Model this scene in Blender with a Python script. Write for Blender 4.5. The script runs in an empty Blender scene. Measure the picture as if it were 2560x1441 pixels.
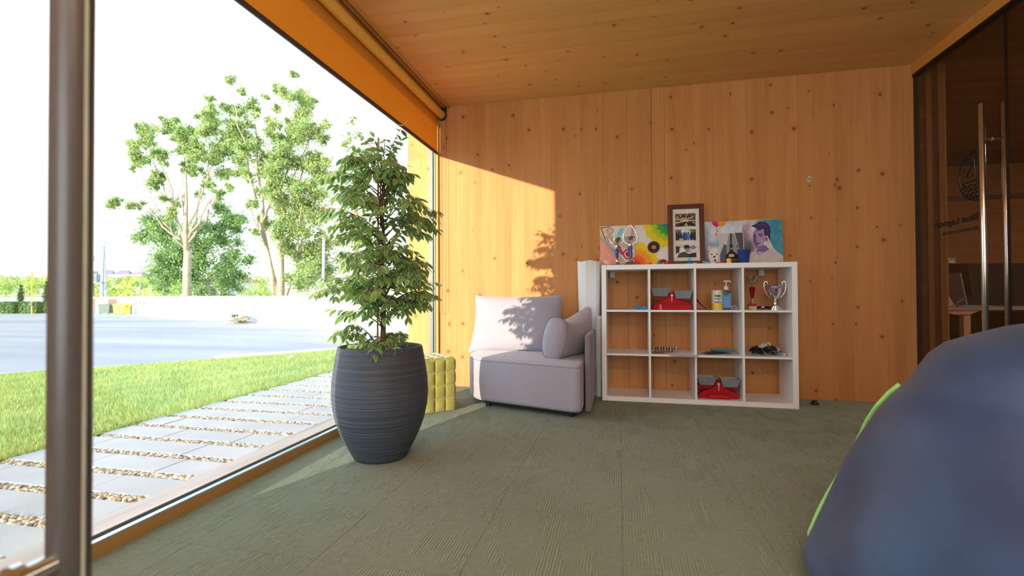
import bpy, math, random
import numpy as np
from mathutils import Vector, Matrix
random.seed(7)
RNG = np.random.default_rng(11)
S = bpy.context.scene
C = S.collection

# ------------------------------------------------------------------ camera
YAW, PITCH, ROLL = 0.2157, 0.0135, -0.0046
FWD = Vector((-math.sin(YAW) * math.cos(PITCH), math.cos(YAW) * math.cos(PITCH), math.sin(PITCH)))
R0 = Vector((math.cos(YAW), math.sin(YAW), 0)); U0 = R0.cross(FWD)
RT = R0 * math.cos(ROLL) + U0 * math.sin(ROLL); UP = -R0 * math.sin(ROLL) + U0 * math.cos(ROLL)
cd = bpy.data.cameras.new('camera'); cam = bpy.data.objects.new('camera', cd); C.objects.link(cam)
cam.matrix_world = Matrix(((RT.x, UP.x, -FWD.x, 0), (RT.y, UP.y, -FWD.y, 0), (RT.z, UP.z, -FWD.z, 0.8791), (0, 0, 0, 1)))
cd.sensor_width = 36; cd.lens = 36 * 1225.5 / 2560; cd.clip_start = 0.02; cd.clip_end = 2000
cd.dof.use_dof = True; cd.dof.focus_distance = 3.8; cd.dof.aperture_fstop = 3.2
S.camera = cam

# ------------------------------------------------------------------ world, sun, exposure
S.view_settings.view_transform = 'Standard'; S.view_settings.look = 'None'
S.view_settings.gamma = 1.0; S.view_settings.use_curve_mapping = False
S.view_settings.exposure = 0.85
SKY = 1.5
SUN = 6.2
W = bpy.data.worlds.new('sky'); S.world = W; W.use_nodes = True
nt = W.node_tree; nt.nodes.clear()
def N(nt, t, **k):
    n = nt.nodes.new(t)
    for a, b in k.items():
        if a.startswith('i_'): n.inputs[int(a[2:])].default_value = b
        else: setattr(n, a, b)
    return n
def ramp(nt, stops, interp='LINEAR'):
    r = nt.nodes.new('ShaderNodeValToRGB'); r.color_ramp.interpolation = interp
    e = r.color_ramp.elements
    while len(e) < len(stops): e.new(0.5)
    for el, (p, c) in zip(e, stops):
        el.position = p; el.color = (c[0], c[1], c[2], 1)
    return r
tc = N(nt, 'ShaderNodeTexCoord'); sx = N(nt, 'ShaderNodeSeparateXYZ'); nt.links.new(tc.outputs['Generated'], sx.inputs[0])
rp = ramp(nt, [(0.0, (0.80, 0.86, 0.90)), (0.12, (0.82, 0.90, 0.98)), (0.5, (0.64, 0.80, 1.0)), (1.0, (0.50, 0.69, 1.0))])
nt.links.new(sx.outputs['Z'], rp.inputs[0])
cm = N(nt, 'ShaderNodeMapping'); cm.inputs['Scale'].default_value = (1.6, 1.6, 5.0)
cn = N(nt, 'ShaderNodeTexNoise'); cn.inputs['Scale'].default_value = 2.2; cn.inputs['Detail'].default_value = 6
nt.links.new(tc.outputs['Generated'], cm.inputs[0]); nt.links.new(cm.outputs[0], cn.inputs[0])
cr = ramp(nt, [(0.45, (0, 0, 0)), (0.7, (1, 1, 1))]); nt.links.new(cn.outputs[0], cr.inputs[0])
mx = N(nt, 'ShaderNodeMixRGB'); mx.inputs[2].default_value = (1.0, 1.0, 1.0, 1)
nt.links.new(cr.outputs[0], mx.inputs[0]); nt.links.new(rp.outputs[0], mx.inputs[1])
bg = N(nt, 'ShaderNodeBackground'); bg.inputs[1].default_value = SKY; nt.links.new(mx.outputs[0], bg.inputs[0])
wo = N(nt, 'ShaderNodeOutputWorld'); nt.links.new(bg.outputs[0], wo.inputs[0])

sd = bpy.data.lights.new('sun', 'SUN'); sd.energy = SUN; sd.angle = 0.0105; sd.color = (1.0, 0.83, 0.62)
so = bpy.data.objects.new('sun', sd); C.objects.link(so); so.location = (-6, -14, 4)
so.rotation_euler = Vector((0.375, 1.0, -0.1335)).to_track_quat('-Z', 'Y').to_euler()
def portal(name, loc, w, h, d):
    l = bpy.data.lights.new(name, 'AREA'); l.shape = 'RECTANGLE'; l.size = w; l.size_y = h
    l.cycles.is_portal = True
    o = bpy.data.objects.new(name, l); C.objects.link(o); o.location = loc
    o.rotation_euler = Vector(d).to_track_quat('-Z', 'Z').to_euler(); return o
portal('window_portal', (-1.86, 2.75, 1.16), 3.5, 2.25, (1, 0, 0))
def area(name, loc, w, h, d, e, col=(1, 1, 1)):
    l = bpy.data.lights.new(name, 'AREA'); l.shape = 'RECTANGLE'; l.size = w; l.size_y = h; l.energy = e; l.color = col
    o = bpy.data.objects.new(name, l); C.objects.link(o); o.location = loc
    o.rotation_euler = Vector(d).to_track_quat('-Z', 'Z').to_euler(); return o
LAMP = area('room_lamp_light', (0.5, -0.9, 2.55), 3.0, 0.3, (0, 0, -1), 16, (1.0, 0.85, 0.68))
CEILING_FILL = area('ceiling_fill_light', (0.2, -0.4, 2.30), 2.6, 0.25, (0, 0.25, 1), 40, (1.0, 0.76, 0.5))  # added fill that lifts the ceiling; no fixture gives it
REAR_FILL = area('rear_fill_light', (0.1, -3.50, 1.45), 3.4, 2.2, (0, 1, 0), 62, (0.90, 0.96, 1.0))  # added soft fill from behind the camera; no known window there
OFFICE_FILL = area('office_fill_light', (5.2, 4.2, 2.55), 2.0, 0.3, (0, 0, -1), 34, (1.0, 0.85, 0.7))  # added fill for the dim office, from an unseen source

# ------------------------------------------------------------------ materials
MATS = {}
def srgb(r, g, b):
    f = lambda c: (c / 255 / 12.92) if c / 255 <= 0.04045 else ((c / 255 + 0.055) / 1.055) ** 2.4
    return (f(r), f(g), f(b), 1)
def newmat(name):
    m = bpy.data.materials.new(name); m.use_nodes = True
    t = m.node_tree; b = t.nodes['Principled BSDF']; return m, t, b
def mat(name, col, rough=0.6, metal=0.0, noise=0.08, nscale=30.0, bump=0.0, bscale=200.0, spec=0.5, coords='Object', sheen=0.0):
    if name in MATS: return MATS[name]
    m, t, b = newmat(name); b.inputs['Roughness'].default_value = rough; b.inputs['Metallic'].default_value = metal
    b.inputs['Specular IOR Level'].default_value = spec
    if sheen: b.inputs['Sheen Weight'].default_value = sheen
    tc = N(t, 'ShaderNodeTexCoord'); no = N(t, 'ShaderNodeTexNoise'); no.inputs['Scale'].default_value = nscale; no.inputs['Detail'].default_value = 4
    t.links.new(tc.outputs[coords], no.inputs[0])
    lo = tuple(c * (1 - noise) for c in col[:3]); hi = tuple(min(1, c * (1 + noise)) for c in col[:3])
    r = ramp(t, [(0.3, lo), (0.7, hi)]); t.links.new(no.outputs[0], r.inputs[0]); t.links.new(r.outputs[0], b.inputs['Base Color'])
    if bump:
        n2 = N(t, 'ShaderNodeTexNoise'); n2.inputs['Scale'].default_value = bscale; t.links.new(tc.outputs[coords], n2.inputs[0])
        bp = N(t, 'ShaderNodeBump'); bp.inputs['Strength'].default_value = bump; bp.inputs['Distance'].default_value = 0.002
        t.links.new(n2.outputs[0], bp.inputs['Height']); t.links.new(bp.outputs[0], b.inputs['Normal'])
    MATS[name] = m; return m

def wood(name, along, across, light=(205, 160, 104), dark=(176, 122, 66), knots=True, rough=0.62, board=0.12, kd=1.0):
    """along / across: axis letters of the grain direction and of the board width (world space)."""
    m, t, b = newmat(name); L = t.links.new
    g = N(t, 'ShaderNodeNewGeometry'); s = N(t, 'ShaderNodeSeparateXYZ'); L(g.outputs['Position'], s.inputs[0])
    oi = N(t, 'ShaderNodeObjectInfo')
    def mth(op, a, bb=None):
        n = N(t, 'ShaderNodeMath', operation=op)
        for i, v in enumerate((a, bb)):
            if v is None: continue
            if isinstance(v, (int, float)): n.inputs[i].default_value = v
            else: L(v, n.inputs[i])
        return n.outputs[0]
    u = s.outputs[across.upper()]; v = mth('ADD', s.outputs[along.upper()], mth('MULTIPLY', oi.outputs['Random'], 13.0))
    cb = N(t, 'ShaderNodeCombineXYZ'); L(mth('MULTIPLY', u, 1.0), cb.inputs[0]); L(v, cb.inputs[1]); L(mth('MULTIPLY', oi.outputs['Random'], 7.0), cb.inputs[2])
    # knots
    mp = N(t, 'ShaderNodeMapping'); mp.inputs['Scale'].default_value = (6.2, 3.0, 1); L(cb.outputs[0], mp.inputs[0])
    vo = N(t, 'ShaderNodeTexVoronoi', voronoi_dimensions='3D', feature='F1'); vo.inputs['Scale'].default_value = 1.0; L(mp.outputs[0], vo.inputs[0])
    # distance in metres approx: rebuild from the cell position
    sub = N(t, 'ShaderNodeVectorMath', operation='SUBTRACT'); L(mp.outputs[0], sub.inputs[0]); L(vo.outputs['Position'], sub.inputs[1])
    mul = N(t, 'ShaderNodeVectorMath', operation='MULTIPLY'); mul.inputs[1].default_value = (1 / 6.2, 1 / 3.2, 0); L(sub.outputs[0], mul.inputs[0])
    ln = N(t, 'ShaderNodeVectorMath', operation='LENGTH'); L(mul.outputs[0], ln.inputs[0])
    sc = N(t, 'ShaderNodeSeparateColor'); L(vo.outputs['Color'], sc.inputs[0])
    rad = mth('MULTIPLY', mth('MAXIMUM', mth('SUBTRACT', sc.outputs[0], 0.32), 0.0), 0.025 * kd)
    dn = mth('DIVIDE', ln.outputs['Value'], mth('ADD', rad, 0.0001))
    kn = mth('SUBTRACT', 1.0, mth('MINIMUM', mth('MAXIMUM', mth('MULTIPLY', mth('SUBTRACT', dn, 0.75), 2.2), 0.0), 1.0))
    halo = mth('SUBTRACT', 1.0, mth('MINIMUM', mth('MULTIPLY', dn, 0.27), 1.0))
    # grain, deflected around the knots
    off = N(t, 'ShaderNodeCombineXYZ'); L(mth('MULTIPLY', halo, 0.012), off.inputs[0])
    ad = N(t, 'ShaderNodeVectorMath', operation='ADD'); L(cb.outputs[0], ad.inputs[0]); L(off.outputs[0], ad.inputs[1])
    m2 = N(t, 'ShaderNodeMapping'); m2.inputs['Scale'].default_value = (95, 1.3, 1); L(ad.outputs[0], m2.inputs[0])
    n1 = N(t, 'ShaderNodeTexNoise'); n1.inputs['Scale'].default_value = 1.0; n1.inputs['Detail'].default_value = 3; L(m2.outputs[0], n1.inputs[0])
    m3 = N(t, 'ShaderNodeMapping'); m3.inputs['Scale'].default_value = (9, 0.7, 1); L(ad.outputs[0], m3.inputs[0])
    n2 = N(t, 'ShaderNodeTexNoise'); n2.inputs['Scale'].default_value = 1.0; n2.inputs['Detail'].default_value = 3; L(m3.outputs[0], n2.inputs[0])
    gr = mth('ADD', mth('MULTIPLY', n1.outputs[0], 0.42), mth('MULTIPLY', n2.outputs[0], 0.58))
    l = srgb(*light)[:3]; d = srgb(*dark)[:3]
    r = ramp(t, [(0.22, d), (0.60, l)]); L(gr, r.inputs[0])
    hs = N(t, 'ShaderNodeHueSaturation'); L(r.outputs[0], hs.inputs['Color'])
    L(mth('ADD', 0.95, mth('MULTIPLY', oi.outputs['Random'], 0.10)), hs.inputs['Value'])
    col = hs.outputs[0]
    if knots:
        x1 = N(t, 'ShaderNodeMixRGB'); x1.inputs[2].default_value = srgb(176, 114, 58); L(mth('MULTIPLY', mth('MULTIPLY', halo, 0.5), mth('GREATER_THAN', sc.outputs[0], 0.36)), x1.inputs[0]); L(col, x1.inputs[1])
        x2 = N(t, 'ShaderNodeMixRGB'); x2.inputs[2].default_value = srgb(108, 62, 30); L(mth('MULTIPLY', kn, 0.72), x2.inputs[0]); L(x1.outputs[0], x2.inputs[1])
        col = x2.outputs[0]
    L(col, b.inputs['Base Color']); b.inputs['Roughness'].default_value = rough; b.inputs['Specular IOR Level'].default_value = 0.3
    bp = N(t, 'ShaderNodeBump'); bp.inputs['Strength'].default_value = 0.12; bp.inputs['Distance'].default_value = 0.002
    L(n1.outputs[0], bp.inputs['Height']); L(bp.outputs[0], b.inputs['Normal'])
    MATS[name] = m; return m

def glass_mat(name, tint=(0.97, 0.99, 0.98), refl=1.0):
    m = bpy.data.materials.new(name); m.use_nodes = True; t = m.node_tree; t.nodes.clear(); L = t.links.new
    tr = N(t, 'ShaderNodeBsdfTransparent'); tr.inputs[0].default_value = (*tint, 1)
    gl = N(t, 'ShaderNodeBsdfGlossy'); gl.inputs['Roughness'].default_value = 0.004
    ge = N(t, 'ShaderNodeNewGeometry'); dt = N(t, 'ShaderNodeVectorMath', operation='DOT_PRODUCT'); L(ge.outputs['Normal'], dt.inputs[0]); L(ge.outputs['Incoming'], dt.inputs[1])
    def mm(op, a, b=0.0):
        n = N(t, 'ShaderNodeMath', operation=op); n.use_clamp = op == 'SUBTRACT'
        for i, v in enumerate((a, b)):
            if isinstance(v, (int, float)): n.inputs[i].default_value = v
            else: L(v, n.inputs[i])
        return n.outputs[0]
    schlick = mm('ADD', mm('MULTIPLY', mm('POWER', mm('SUBTRACT', 1.0, mm('ABSOLUTE', dt.outputs['Value'])), 5.0), 0.96), 0.04)
    mu = N(t, 'ShaderNodeMath', operation='MULTIPLY'); L(schlick, mu.inputs[0]); mu.inputs[1].default_value = refl
    mi = N(t, 'ShaderNodeMixShader'); L(mu.outputs[0], mi.inputs[0]); L(tr.outputs[0], mi.inputs[1]); L(gl.outputs[0], mi.inputs[2])
    o = N(t, 'ShaderNodeOutputMaterial'); L(mi.outputs[0], o.inputs[0]); MATS[name] = m; return m

def leaf_mat(name, a, b2, trans=0.45, cream=None, scale=0.6):
    m = bpy.data.materials.new(name); m.use_nodes = True; t = m.node_tree; t.nodes.clear(); L = t.links.new
    g = N(t, 'ShaderNodeNewGeometry'); no = N(t, 'ShaderNodeTexNoise'); no.inputs['Scale'].default_value = scale; no.inputs['Detail'].default_value = 5
    L(g.outputs['Position'], no.inputs[0])
    r = ramp(t, [(0.35, srgb(*a)), (0.65, srgb(*b2))]); L(no.outputs[0], r.inputs[0]); col = r.outputs[0]
    if cream:
        uv = N(t, 'ShaderNodeUVMap'); s = N(t, 'ShaderNodeSeparateXYZ'); L(uv.outputs[0], s.inputs[0])
        n2 = N(t, 'ShaderNodeTexNoise'); n2.inputs['Scale'].default_value = 60; L(g.outputs['Position'], n2.inputs[0])
        ab = N(t, 'ShaderNodeMath', operation='ADD'); L(s.outputs[0], ab.inputs[0])
        mm = N(t, 'ShaderNodeMath', operation='MULTIPLY_ADD'); L(n2.outputs[0], mm.inputs[0]); mm.inputs[1].default_value = 0.7; mm.inputs[2].default_value = -0.35
        L(mm.outputs[0], ab.inputs[1])
        r2 = ramp(t, [(0.74, (0, 0, 0)), (0.84, (1, 1, 1))]); L(ab.outputs[0], r2.inputs[0])
        x = N(t, 'ShaderNodeMixRGB'); x.inputs[2].default_value = srgb(*cream); L(r2.outputs[0], x.inputs[0]); L(col, x.inputs[1]); col = x.outputs[0]
    p = N(t, 'ShaderNodeBsdfPrincipled'); p.inputs['Roughness'].default_value = 0.45; L(col, p.inputs['Base Color'])
    tr = N(t, 'ShaderNodeBsdfTranslucent'); L(col, tr.inputs[0])
    mi = N(t, 'ShaderNodeMixShader'); mi.inputs[0].default_value = trans; L(p.outputs[0], mi.inputs[1]); L(tr.outputs[0], mi.inputs[2])
    o = N(t, 'ShaderNodeOutputMaterial'); L(mi.outputs[0], o.inputs[0]); MATS[name] = m; return m

def paint_mat(name='painted_print', rough=0.7):
    m, t, b = newmat(name); a = N(t, 'ShaderNodeVertexColor'); a.layer_name = 'Col'
    t.links.new(a.outputs[0], b.inputs['Base Color']); b.inputs['Roughness'].default_value = rough; MATS[name] = m; return m

def carpet_mat():
    m, t, b = newmat('green_carpet'); L = t.links.new
    g = N(t, 'ShaderNodeNewGeometry'); oi = N(t, 'ShaderNodeObjectInfo')
    of = N(t, 'ShaderNodeCombineXYZ'); mu = N(t, 'ShaderNodeMath', operation='MULTIPLY'); L(oi.outputs['Random'], mu.inputs[0]); mu.inputs[1].default_value = 17.3
    L(mu.outputs[0], of.inputs[0]); L(mu.outputs[0], of.inputs[1])
    ad = N(t, 'ShaderNodeVectorMath', operation='ADD'); L(g.outputs['Position'], ad.inputs[0]); L(of.outputs[0], ad.inputs[1])
    # blocky patches where the loops are ribbed
    mp = N(t, 'ShaderNodeMapping'); mp.inputs['Scale'].default_value = (9, 5.5, 1); L(ad.outputs[0], mp.inputs[0])
    na = N(t, 'ShaderNodeTexNoise'); na.inputs['Scale'].default_value = 1.0; na.inputs['Detail'].default_value = 4.5; na.inputs['Roughness'].default_value = 0.62; L(mp.outputs[0], na.inputs[0])
    mask = ramp(t, [(0.515, (0, 0, 0)), (0.545, (1, 1, 1))]); L(na.outputs[0], mask.inputs[0])
    # ribs running along y, broken along their length
    m2 = N(t, 'ShaderNodeMapping'); m2.inputs['Scale'].default_value = (1, 0.06, 1); L(ad.outputs[0], m2.inputs[0])
    nb = N(t, 'ShaderNodeTexNoise'); nb.inputs['Scale'].default_value = 60; nb.inputs['Detail'].default_value = 1; L(m2.outputs[0], nb.inputs[0])
    wv = N(t, 'ShaderNodeTexWave', wave_type='BANDS', bands_direction='X'); wv.inputs['Scale'].default_value = 29.0; wv.inputs['Distortion'].default_value = 1.2; wv.inputs['Detail Scale'].default_value = 3; L(m2.outputs[0], wv.inputs[0])
    fine = N(t, 'ShaderNodeTexNoise'); fine.inputs['Scale'].default_value = 330; fine.inputs['Detail'].default_value = 3; L(ad.outputs[0], fine.inputs[0])
    mid = N(t, 'ShaderNodeTexNoise'); mid.inputs['Scale'].default_value = 38; mid.inputs['Detail'].default_value = 5; L(ad.outputs[0], mid.inputs[0])
    def mth(op, a, bb):
        n = N(t, 'ShaderNodeMath', operation=op)
        for i, v in enumerate((a, bb)):
            if isinstance(v, (int, float)): n.inputs[i].default_value = v
            else: L(v, n.inputs[i])
        return n.outputs[0]
    rib = mth('MULTIPLY', mask.outputs[0], mth('MULTIPLY', wv.outputs['Fac'], mth('MULTIPLY', nb.outputs[0], 1.9)))
    base = mth('ADD', mth('MULTIPLY', fine.outputs[0], 0.55), mth('MULTIPLY', mid.outputs[0], 0.6))
    h = mth('ADD', rib, base)
    big = N(t, 'ShaderNodeTexNoise'); big.inputs['Scale'].default_value = 1.6; big.inputs['Detail'].default_value = 4; L(g.outputs['Position'], big.inputs[0])
    r0 = ramp(t, [(0.3, srgb(90, 108, 86)), (0.7, srgb(104, 118, 98))]); L(big.outputs[0], r0.inputs[0])
    r1 = ramp(t, [(0.25, (0.72, 0.72, 0.72)), (1.3, (1.45, 1.42, 1.36))]); r1.color_ramp.elements[1].position = 1.0; L(h, r1.inputs[0])
    x = N(t, 'ShaderNodeMixRGB', blend_type='MULTIPLY'); x.inputs[0].default_value = 1; L(r0.outputs[0], x.inputs[1]); L(r1.outputs[0], x.inputs[2])
    L(x.outputs[0], b.inputs['Base Color']); b.inputs['Roughness'].default_value = 0.95; b.inputs['Specular IOR Level'].default_value = 0.1
    b.inputs['Sheen Weight'].default_value = 0.25; b.inputs['Sheen Roughness'].default_value = 0.6
    bp = N(t, 'ShaderNodeBump'); bp.inputs['Strength'].default_value = 0.85; bp.inputs['Distance'].default_value = 0.006; L(h, bp.inputs['Height']); L(bp.outputs[0], b.inputs['Normal'])
    MATS['green_carpet'] = m; return m

def pot_mat():
    m, t, b = newmat('ribbed_slate_plastic'); L = t.links.new
    tc = N(t, 'ShaderNodeTexCoord'); mp = N(t, 'ShaderNodeMapping'); mp.inputs['Scale'].default_value = (1.6, 1.6, 165); L(tc.outputs['Object'], mp.inputs[0])
    n = N(t, 'ShaderNodeTexNoise'); n.inputs['Scale'].default_value = 1.0; n.inputs['Detail'].default_value = 2.5; n.inputs['Distortion'].default_value = 0.4; L(mp.outputs[0], n.inputs[0])
    r = ramp(t, [(0.35, srgb(58, 65, 77)), (0.65, srgb(76, 84, 98))]); L(n.outputs[0], r.inputs[0]); L(r.outputs[0], b.inputs['Base Color'])
    b.inputs['Roughness'].default_value = 0.6
    bp = N(t, 'ShaderNodeBump'); bp.inputs['Strength'].default_value = 0.75; bp.inputs['Distance'].default_value = 0.006; L(n.outputs[0], bp.inputs['Height']); L(bp.outputs[0], b.inputs['Normal'])
    MATS['pot'] = m; return m

# ------------------------------------------------------------------ mesh helpers
class MB:
    def __init__(s): s.v = []; s.f = []; s.uv = None
    def add(s, v, f):
        o = len(s.v); s.v += [tuple(p) for p in v]; s.f += [tuple(i + o for i in q) for q in f]; return s
    def box(s, a, b):
        x0, y0, z0 = a; x1, y1, z1 = b
        v = [(x0, y0, z0), (x1, y0, z0), (x1, y1, z0), (x0, y1, z0), (x0, y0, z1), (x1, y0, z1), (x1, y1, z1), (x0, y1, z1)]
        return s.add(v, [(0, 3, 2, 1), (4, 5, 6, 7), (0, 1, 5, 4), (1, 2, 6, 5), (2, 3, 7, 6), (3, 0, 4, 7)])
    def rbox(s, a, b, r=0.004):
        """box with chamfered vertical and horizontal edges"""
        import bmesh
        bm = bmesh.new(); bmesh.ops.create_cube(bm, size=1)
        for v in bm.verts: v.co = Vector([(a[i] + b[i]) / 2 + v.co[i] * (b[i] - a[i]) for i in range(3)])
        bmesh.ops.bevel(bm, geom=bm.edges[:], offset=r, segments=2, profile=0.6, affect='EDGES')
        bm.verts.index_update(); s.add([v.co[:] for v in bm.verts], [[v.index for v in f.verts] for f in bm.faces]); bm.free(); return s
    def lathe(s, prof, n=32, c=(0, 0, 0), ax='z', cap=True, sq=None):
        """prof: (radius, height) list"""
        vs = []; m = len(prof)
        for r, h in prof:
            for k in range(n):
                a = 2 * math.pi * k / n; x, y = r * math.cos(a), r * math.sin(a)
                p = {'z': (x, y, h), 'x': (h, x, y), 'y': (y, h, x)}[ax]
                vs.append((p[0] + c[0], p[1] + c[1], p[2] + c[2]))
        fs = [(i * n + k, i * n + (k + 1) % n, (i + 1) * n + (k + 1) % n, (i + 1) * n + k) for i in range(m - 1) for k in range(n)]
        if cap: fs += [tuple(range(n - 1, -1, -1)), tuple((m - 1) * n + k for k in range(n))]
        return s.add(vs, fs)
    def tube(s, pts, r, n=8, closed=False):
        pts = [Vector(p) for p in pts]; m = len(pts); rr = r if isinstance(r, (list, tuple)) else [r] * m
        vs = []; prev = None
        for i, p in enumerate(pts):
            if closed: d = pts[(i + 1) % m] - pts[i - 1]
            else: d = pts[min(i + 1, m - 1)] - pts[max(i - 1, 0)]
            d.normalize()
            if prev is None:
                a = d.orthogonal().normalized()
            else:
                a = prev - d * prev.dot(d)
                a = a.normalized() if a.length > 1e-6 else d.orthogonal().normalized()
            prev = a; b = d.cross(a)
            for k in range(n):
                t = 2 * math.pi * k / n; vs.append(p + (a * math.cos(t) + b * math.sin(t)) * rr[i])
        q = m if closed else m - 1
        fs = [(i * n + k, i * n + (k + 1) % n, ((i + 1) % m) * n + (k + 1) % n, ((i + 1) % m) * n + k) for i in range(q) for k in range(n)]
        if not closed: fs += [tuple(range(n - 1, -1, -1)), tuple((m - 1) * n + k for k in range(n))]
        return s.add(vs, fs)
    def prism(s, poly, z0, z1, ax='z'):
        n = len(poly); f = {'z': lambda a, b, c: (a, b, c), 'y': lambda a, b, c: (a, c, b), 'x': lambda a, b, c: (c, a, b)}[ax]
        v = [f(a, b, z0) for a, b in poly] + [f(a, b, z1) for a, b in poly]
        return s.add(v, [tuple(range(n - 1, -1, -1)), tuple(range(n, 2 * n))] + [(k, (k + 1) % n, n + (k + 1) % n, n + k) for k in range(n)])
    def grid(s, P):
        """P: array (a,b,3)"""
        a, b = len(P), len(P[0]); v = [tuple(P[i][j]) for i in range(a) for j in range(b)]
        return s.add(v, [(i * b + j, (i + 1) * b + j, (i + 1) * b + j + 1, i * b + j + 1) for i in range(a - 1) for j in range(b - 1)])
    def xf(s, M, i0=0):
        s.v[i0:] = [tuple(M @ Vector(p)) for p in s.v[i0:]]; return s
    def mesh(s, name, smooth=False, fixn=True):
        me = bpy.data.meshes.new(name); me.from_pydata(s.v, [], s.f)
        if fixn:
            import bmesh
            bm = bmesh.new(); bm.from_mesh(me); bmesh.ops.recalc_face_normals(bm, faces=bm.faces[:]); bm.to_mesh(me); bm.free()
        if smooth:
            me.shade_smooth()
            if smooth == 'auto':
                try: me.set_sharp_from_angle(angle=0.7)
                except Exception: pass
        return me
def obj(name, mb, m, parent=None, smooth=False, loc=None, fixn=True):
    me = mb.mesh(name, smooth, fixn) if isinstance(mb, MB) else mb
    if m is not None and not me.materials: me.materials.append(m)
    o = bpy.data.objects.new(name, me); C.objects.link(o)
    if parent: o.parent = parent
    if loc: o.location = loc
    return o
def tag(o, label=None, cat=None, group=None, kind=None):
    if label: o['label'] = label
    if cat: o['category'] = cat
    if group: o['group'] = group
    if kind: o['kind'] = kind
    return o
def thing(name, label, cat, loc=(0, 0, 0), rotz=0, group=None):
    o = bpy.data.objects.new(name, None); C.objects.link(o); o.location = loc; o.rotation_euler = (0, 0, rotz); o.empty_display_size = 0.1
    return tag(o, label, cat, group)
def struct(name, mb, m, parent=None, label=None, smooth=False):
    o = obj(name, mb, m, parent, smooth); 
    if not parent: o['kind'] = 'structure'
    if label: o['label'] = label
    return o
def fastmesh(name, V, F, uv=None):
    """numpy: V (n,3), F (m,k) all same k"""
    me = bpy.data.meshes.new(name); k = F.shape[1]
    me.vertices.add(len(V)); me.vertices.foreach_set('co', np.asarray(V, 'f').ravel())
    me.loops.add(F.size); me.loops.foreach_set('vertex_index', F.ravel().astype('i'))
    me.polygons.add(len(F)); me.polygons.foreach_set('loop_start', np.arange(0, F.size, k, dtype='i'))
    me.polygons.foreach_set('loop_total', np.full(len(F), k, 'i'))
    if uv is not None:
        l = me.uv_layers.new(name='UVMap'); l.data.foreach_set('uv', np.asarray(uv, 'f')[F.ravel()].ravel())
    me.update(calc_edges=True); me.validate(); return me
# ================================================================== ROOM SHELL
D, H, XR, XW = 4.506, 2.711, 2.3174, -1.724
w_wall = wood('spruce_wall', 'z', 'x', (197, 140, 86), (174, 114, 60))
w_ceil = wood('spruce_ceiling', 'x', 'y', (228, 176, 114), (210, 152, 88), kd=0.7)
w_side = wood('spruce_side', 'z', 'y', (190, 138, 80), (160, 106, 54))
w_trim = wood('spruce_trim', 'y', 'x', (214, 160, 92), (188, 128, 62), knots=False)
w_deck = wood('weathered_board', 'y', 'x', (196, 184, 178), (150, 136, 130), knots=False)
alu = mat('brushed_aluminium', (0.62, 0.66, 0.72, 1), 0.28, 1.0, 0.05)
dark = mat('dark_gasket', srgb(36, 48, 58), 0.85, spec=0.15)
greyf = mat('grey_window_frame', srgb(96, 104, 108), 0.45)
black = mat('black_plastic', srgb(18, 19, 21), 0.4)
steel = mat('polished_steel', (0.72, 0.71, 0.69, 1), 0.2, 1.0, 0.03)
chrome = mat('chrome', (0.85, 0.85, 0.86, 1), 0.06, 1.0, 0.02)
pane_m = glass_mat('clear_glass'); tint_m = glass_mat('office_glass', (0.90, 0.88, 0.86), 0.8)
white_paint = mat('white_paint', srgb(226, 229, 232), 0.55)
plain = wood('rear_wood', 'z', 'x', (190, 138, 84), (160, 108, 60), knots=False)

# floor: screed with carpet tiles
fl = struct('floor', MB().box((XW - 0.02, -3.6, -0.06), (XR, D, -0.004)), mat('screed', srgb(70, 76, 62), 0.9))
cm_ = carpet_mat()
tile = bpy.data.meshes.new('tile')
mb = MB(); e = 0.4998; mb.add([(0.0002, 0.0002, -0.0012), (e, 0.0002, -0.0012), (e, e, -0.0012), (0.0002, e, -0.0012), (0.0010, 0.0010, 0), (e - 0.0008, 0.0010, 0), (e - 0.0008, e - 0.0008, 0), (0.0010, e - 0.0008, 0)],
    [(4, 5, 6, 7), (0, 1, 5, 4), (1, 2, 6, 5), (2, 3, 7, 6), (3, 0, 4, 7)])
full = mb.mesh('carpet_tile'); full.materials.append(cm_)
for i in range(-4, 5):
    for j in range(-2, 10):
        x0 = i * 0.5 + 0.004; y0 = -0.035 + j * 0.5
        xa, xb = max(x0, XW), min(x0 + 0.5, XR); ya, yb = y0, min(y0 + 0.5, D)
        if xb - xa < 0.02 or yb - ya < 0.02: continue
        me = full
        if xb - xa < 0.499 or yb - ya < 0.499:
            g = 0.0004; me = MB().add([(xa - x0 + g, g, -0.004), (xb - x0 - g, g, -0.004), (xb - x0 - g, yb - y0 - g, -0.004), (xa - x0 + g, yb - y0 - g, -0.004),
                (xa - x0 + 2 * g, 2 * g, 0), (xb - x0 - 2 * g, 2 * g, 0), (xb - x0 - 2 * g, yb - y0 - 2 * g, 0), (xa - x0 + 2 * g, yb - y0 - 2 * g, 0)],
                [(4, 5, 6, 7), (0, 1, 5, 4), (1, 2, 6, 5), (2, 3, 7, 6), (3, 0, 4, 7)]).mesh('carpet_tile'); me.materials.append(cm_)
        o = obj('carpet_tile', me, None, fl, loc=(x0, y0, 0))

def board(x0, x1, z0, z1, y0, y1, parent, m, name='board', c=0.0012, axis='x'):
    """a lamella with chamfered visible long edges; visible face at y0 (walls)"""
    poly = [(x0, y1), (x1, y1), (x1, y0 + c), (x1 - c, y0), (x0 + c, y0), (x0, y0 + c)]
    return obj(name, MB().prism(poly, z0, z1, 'z'), m, parent)
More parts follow.
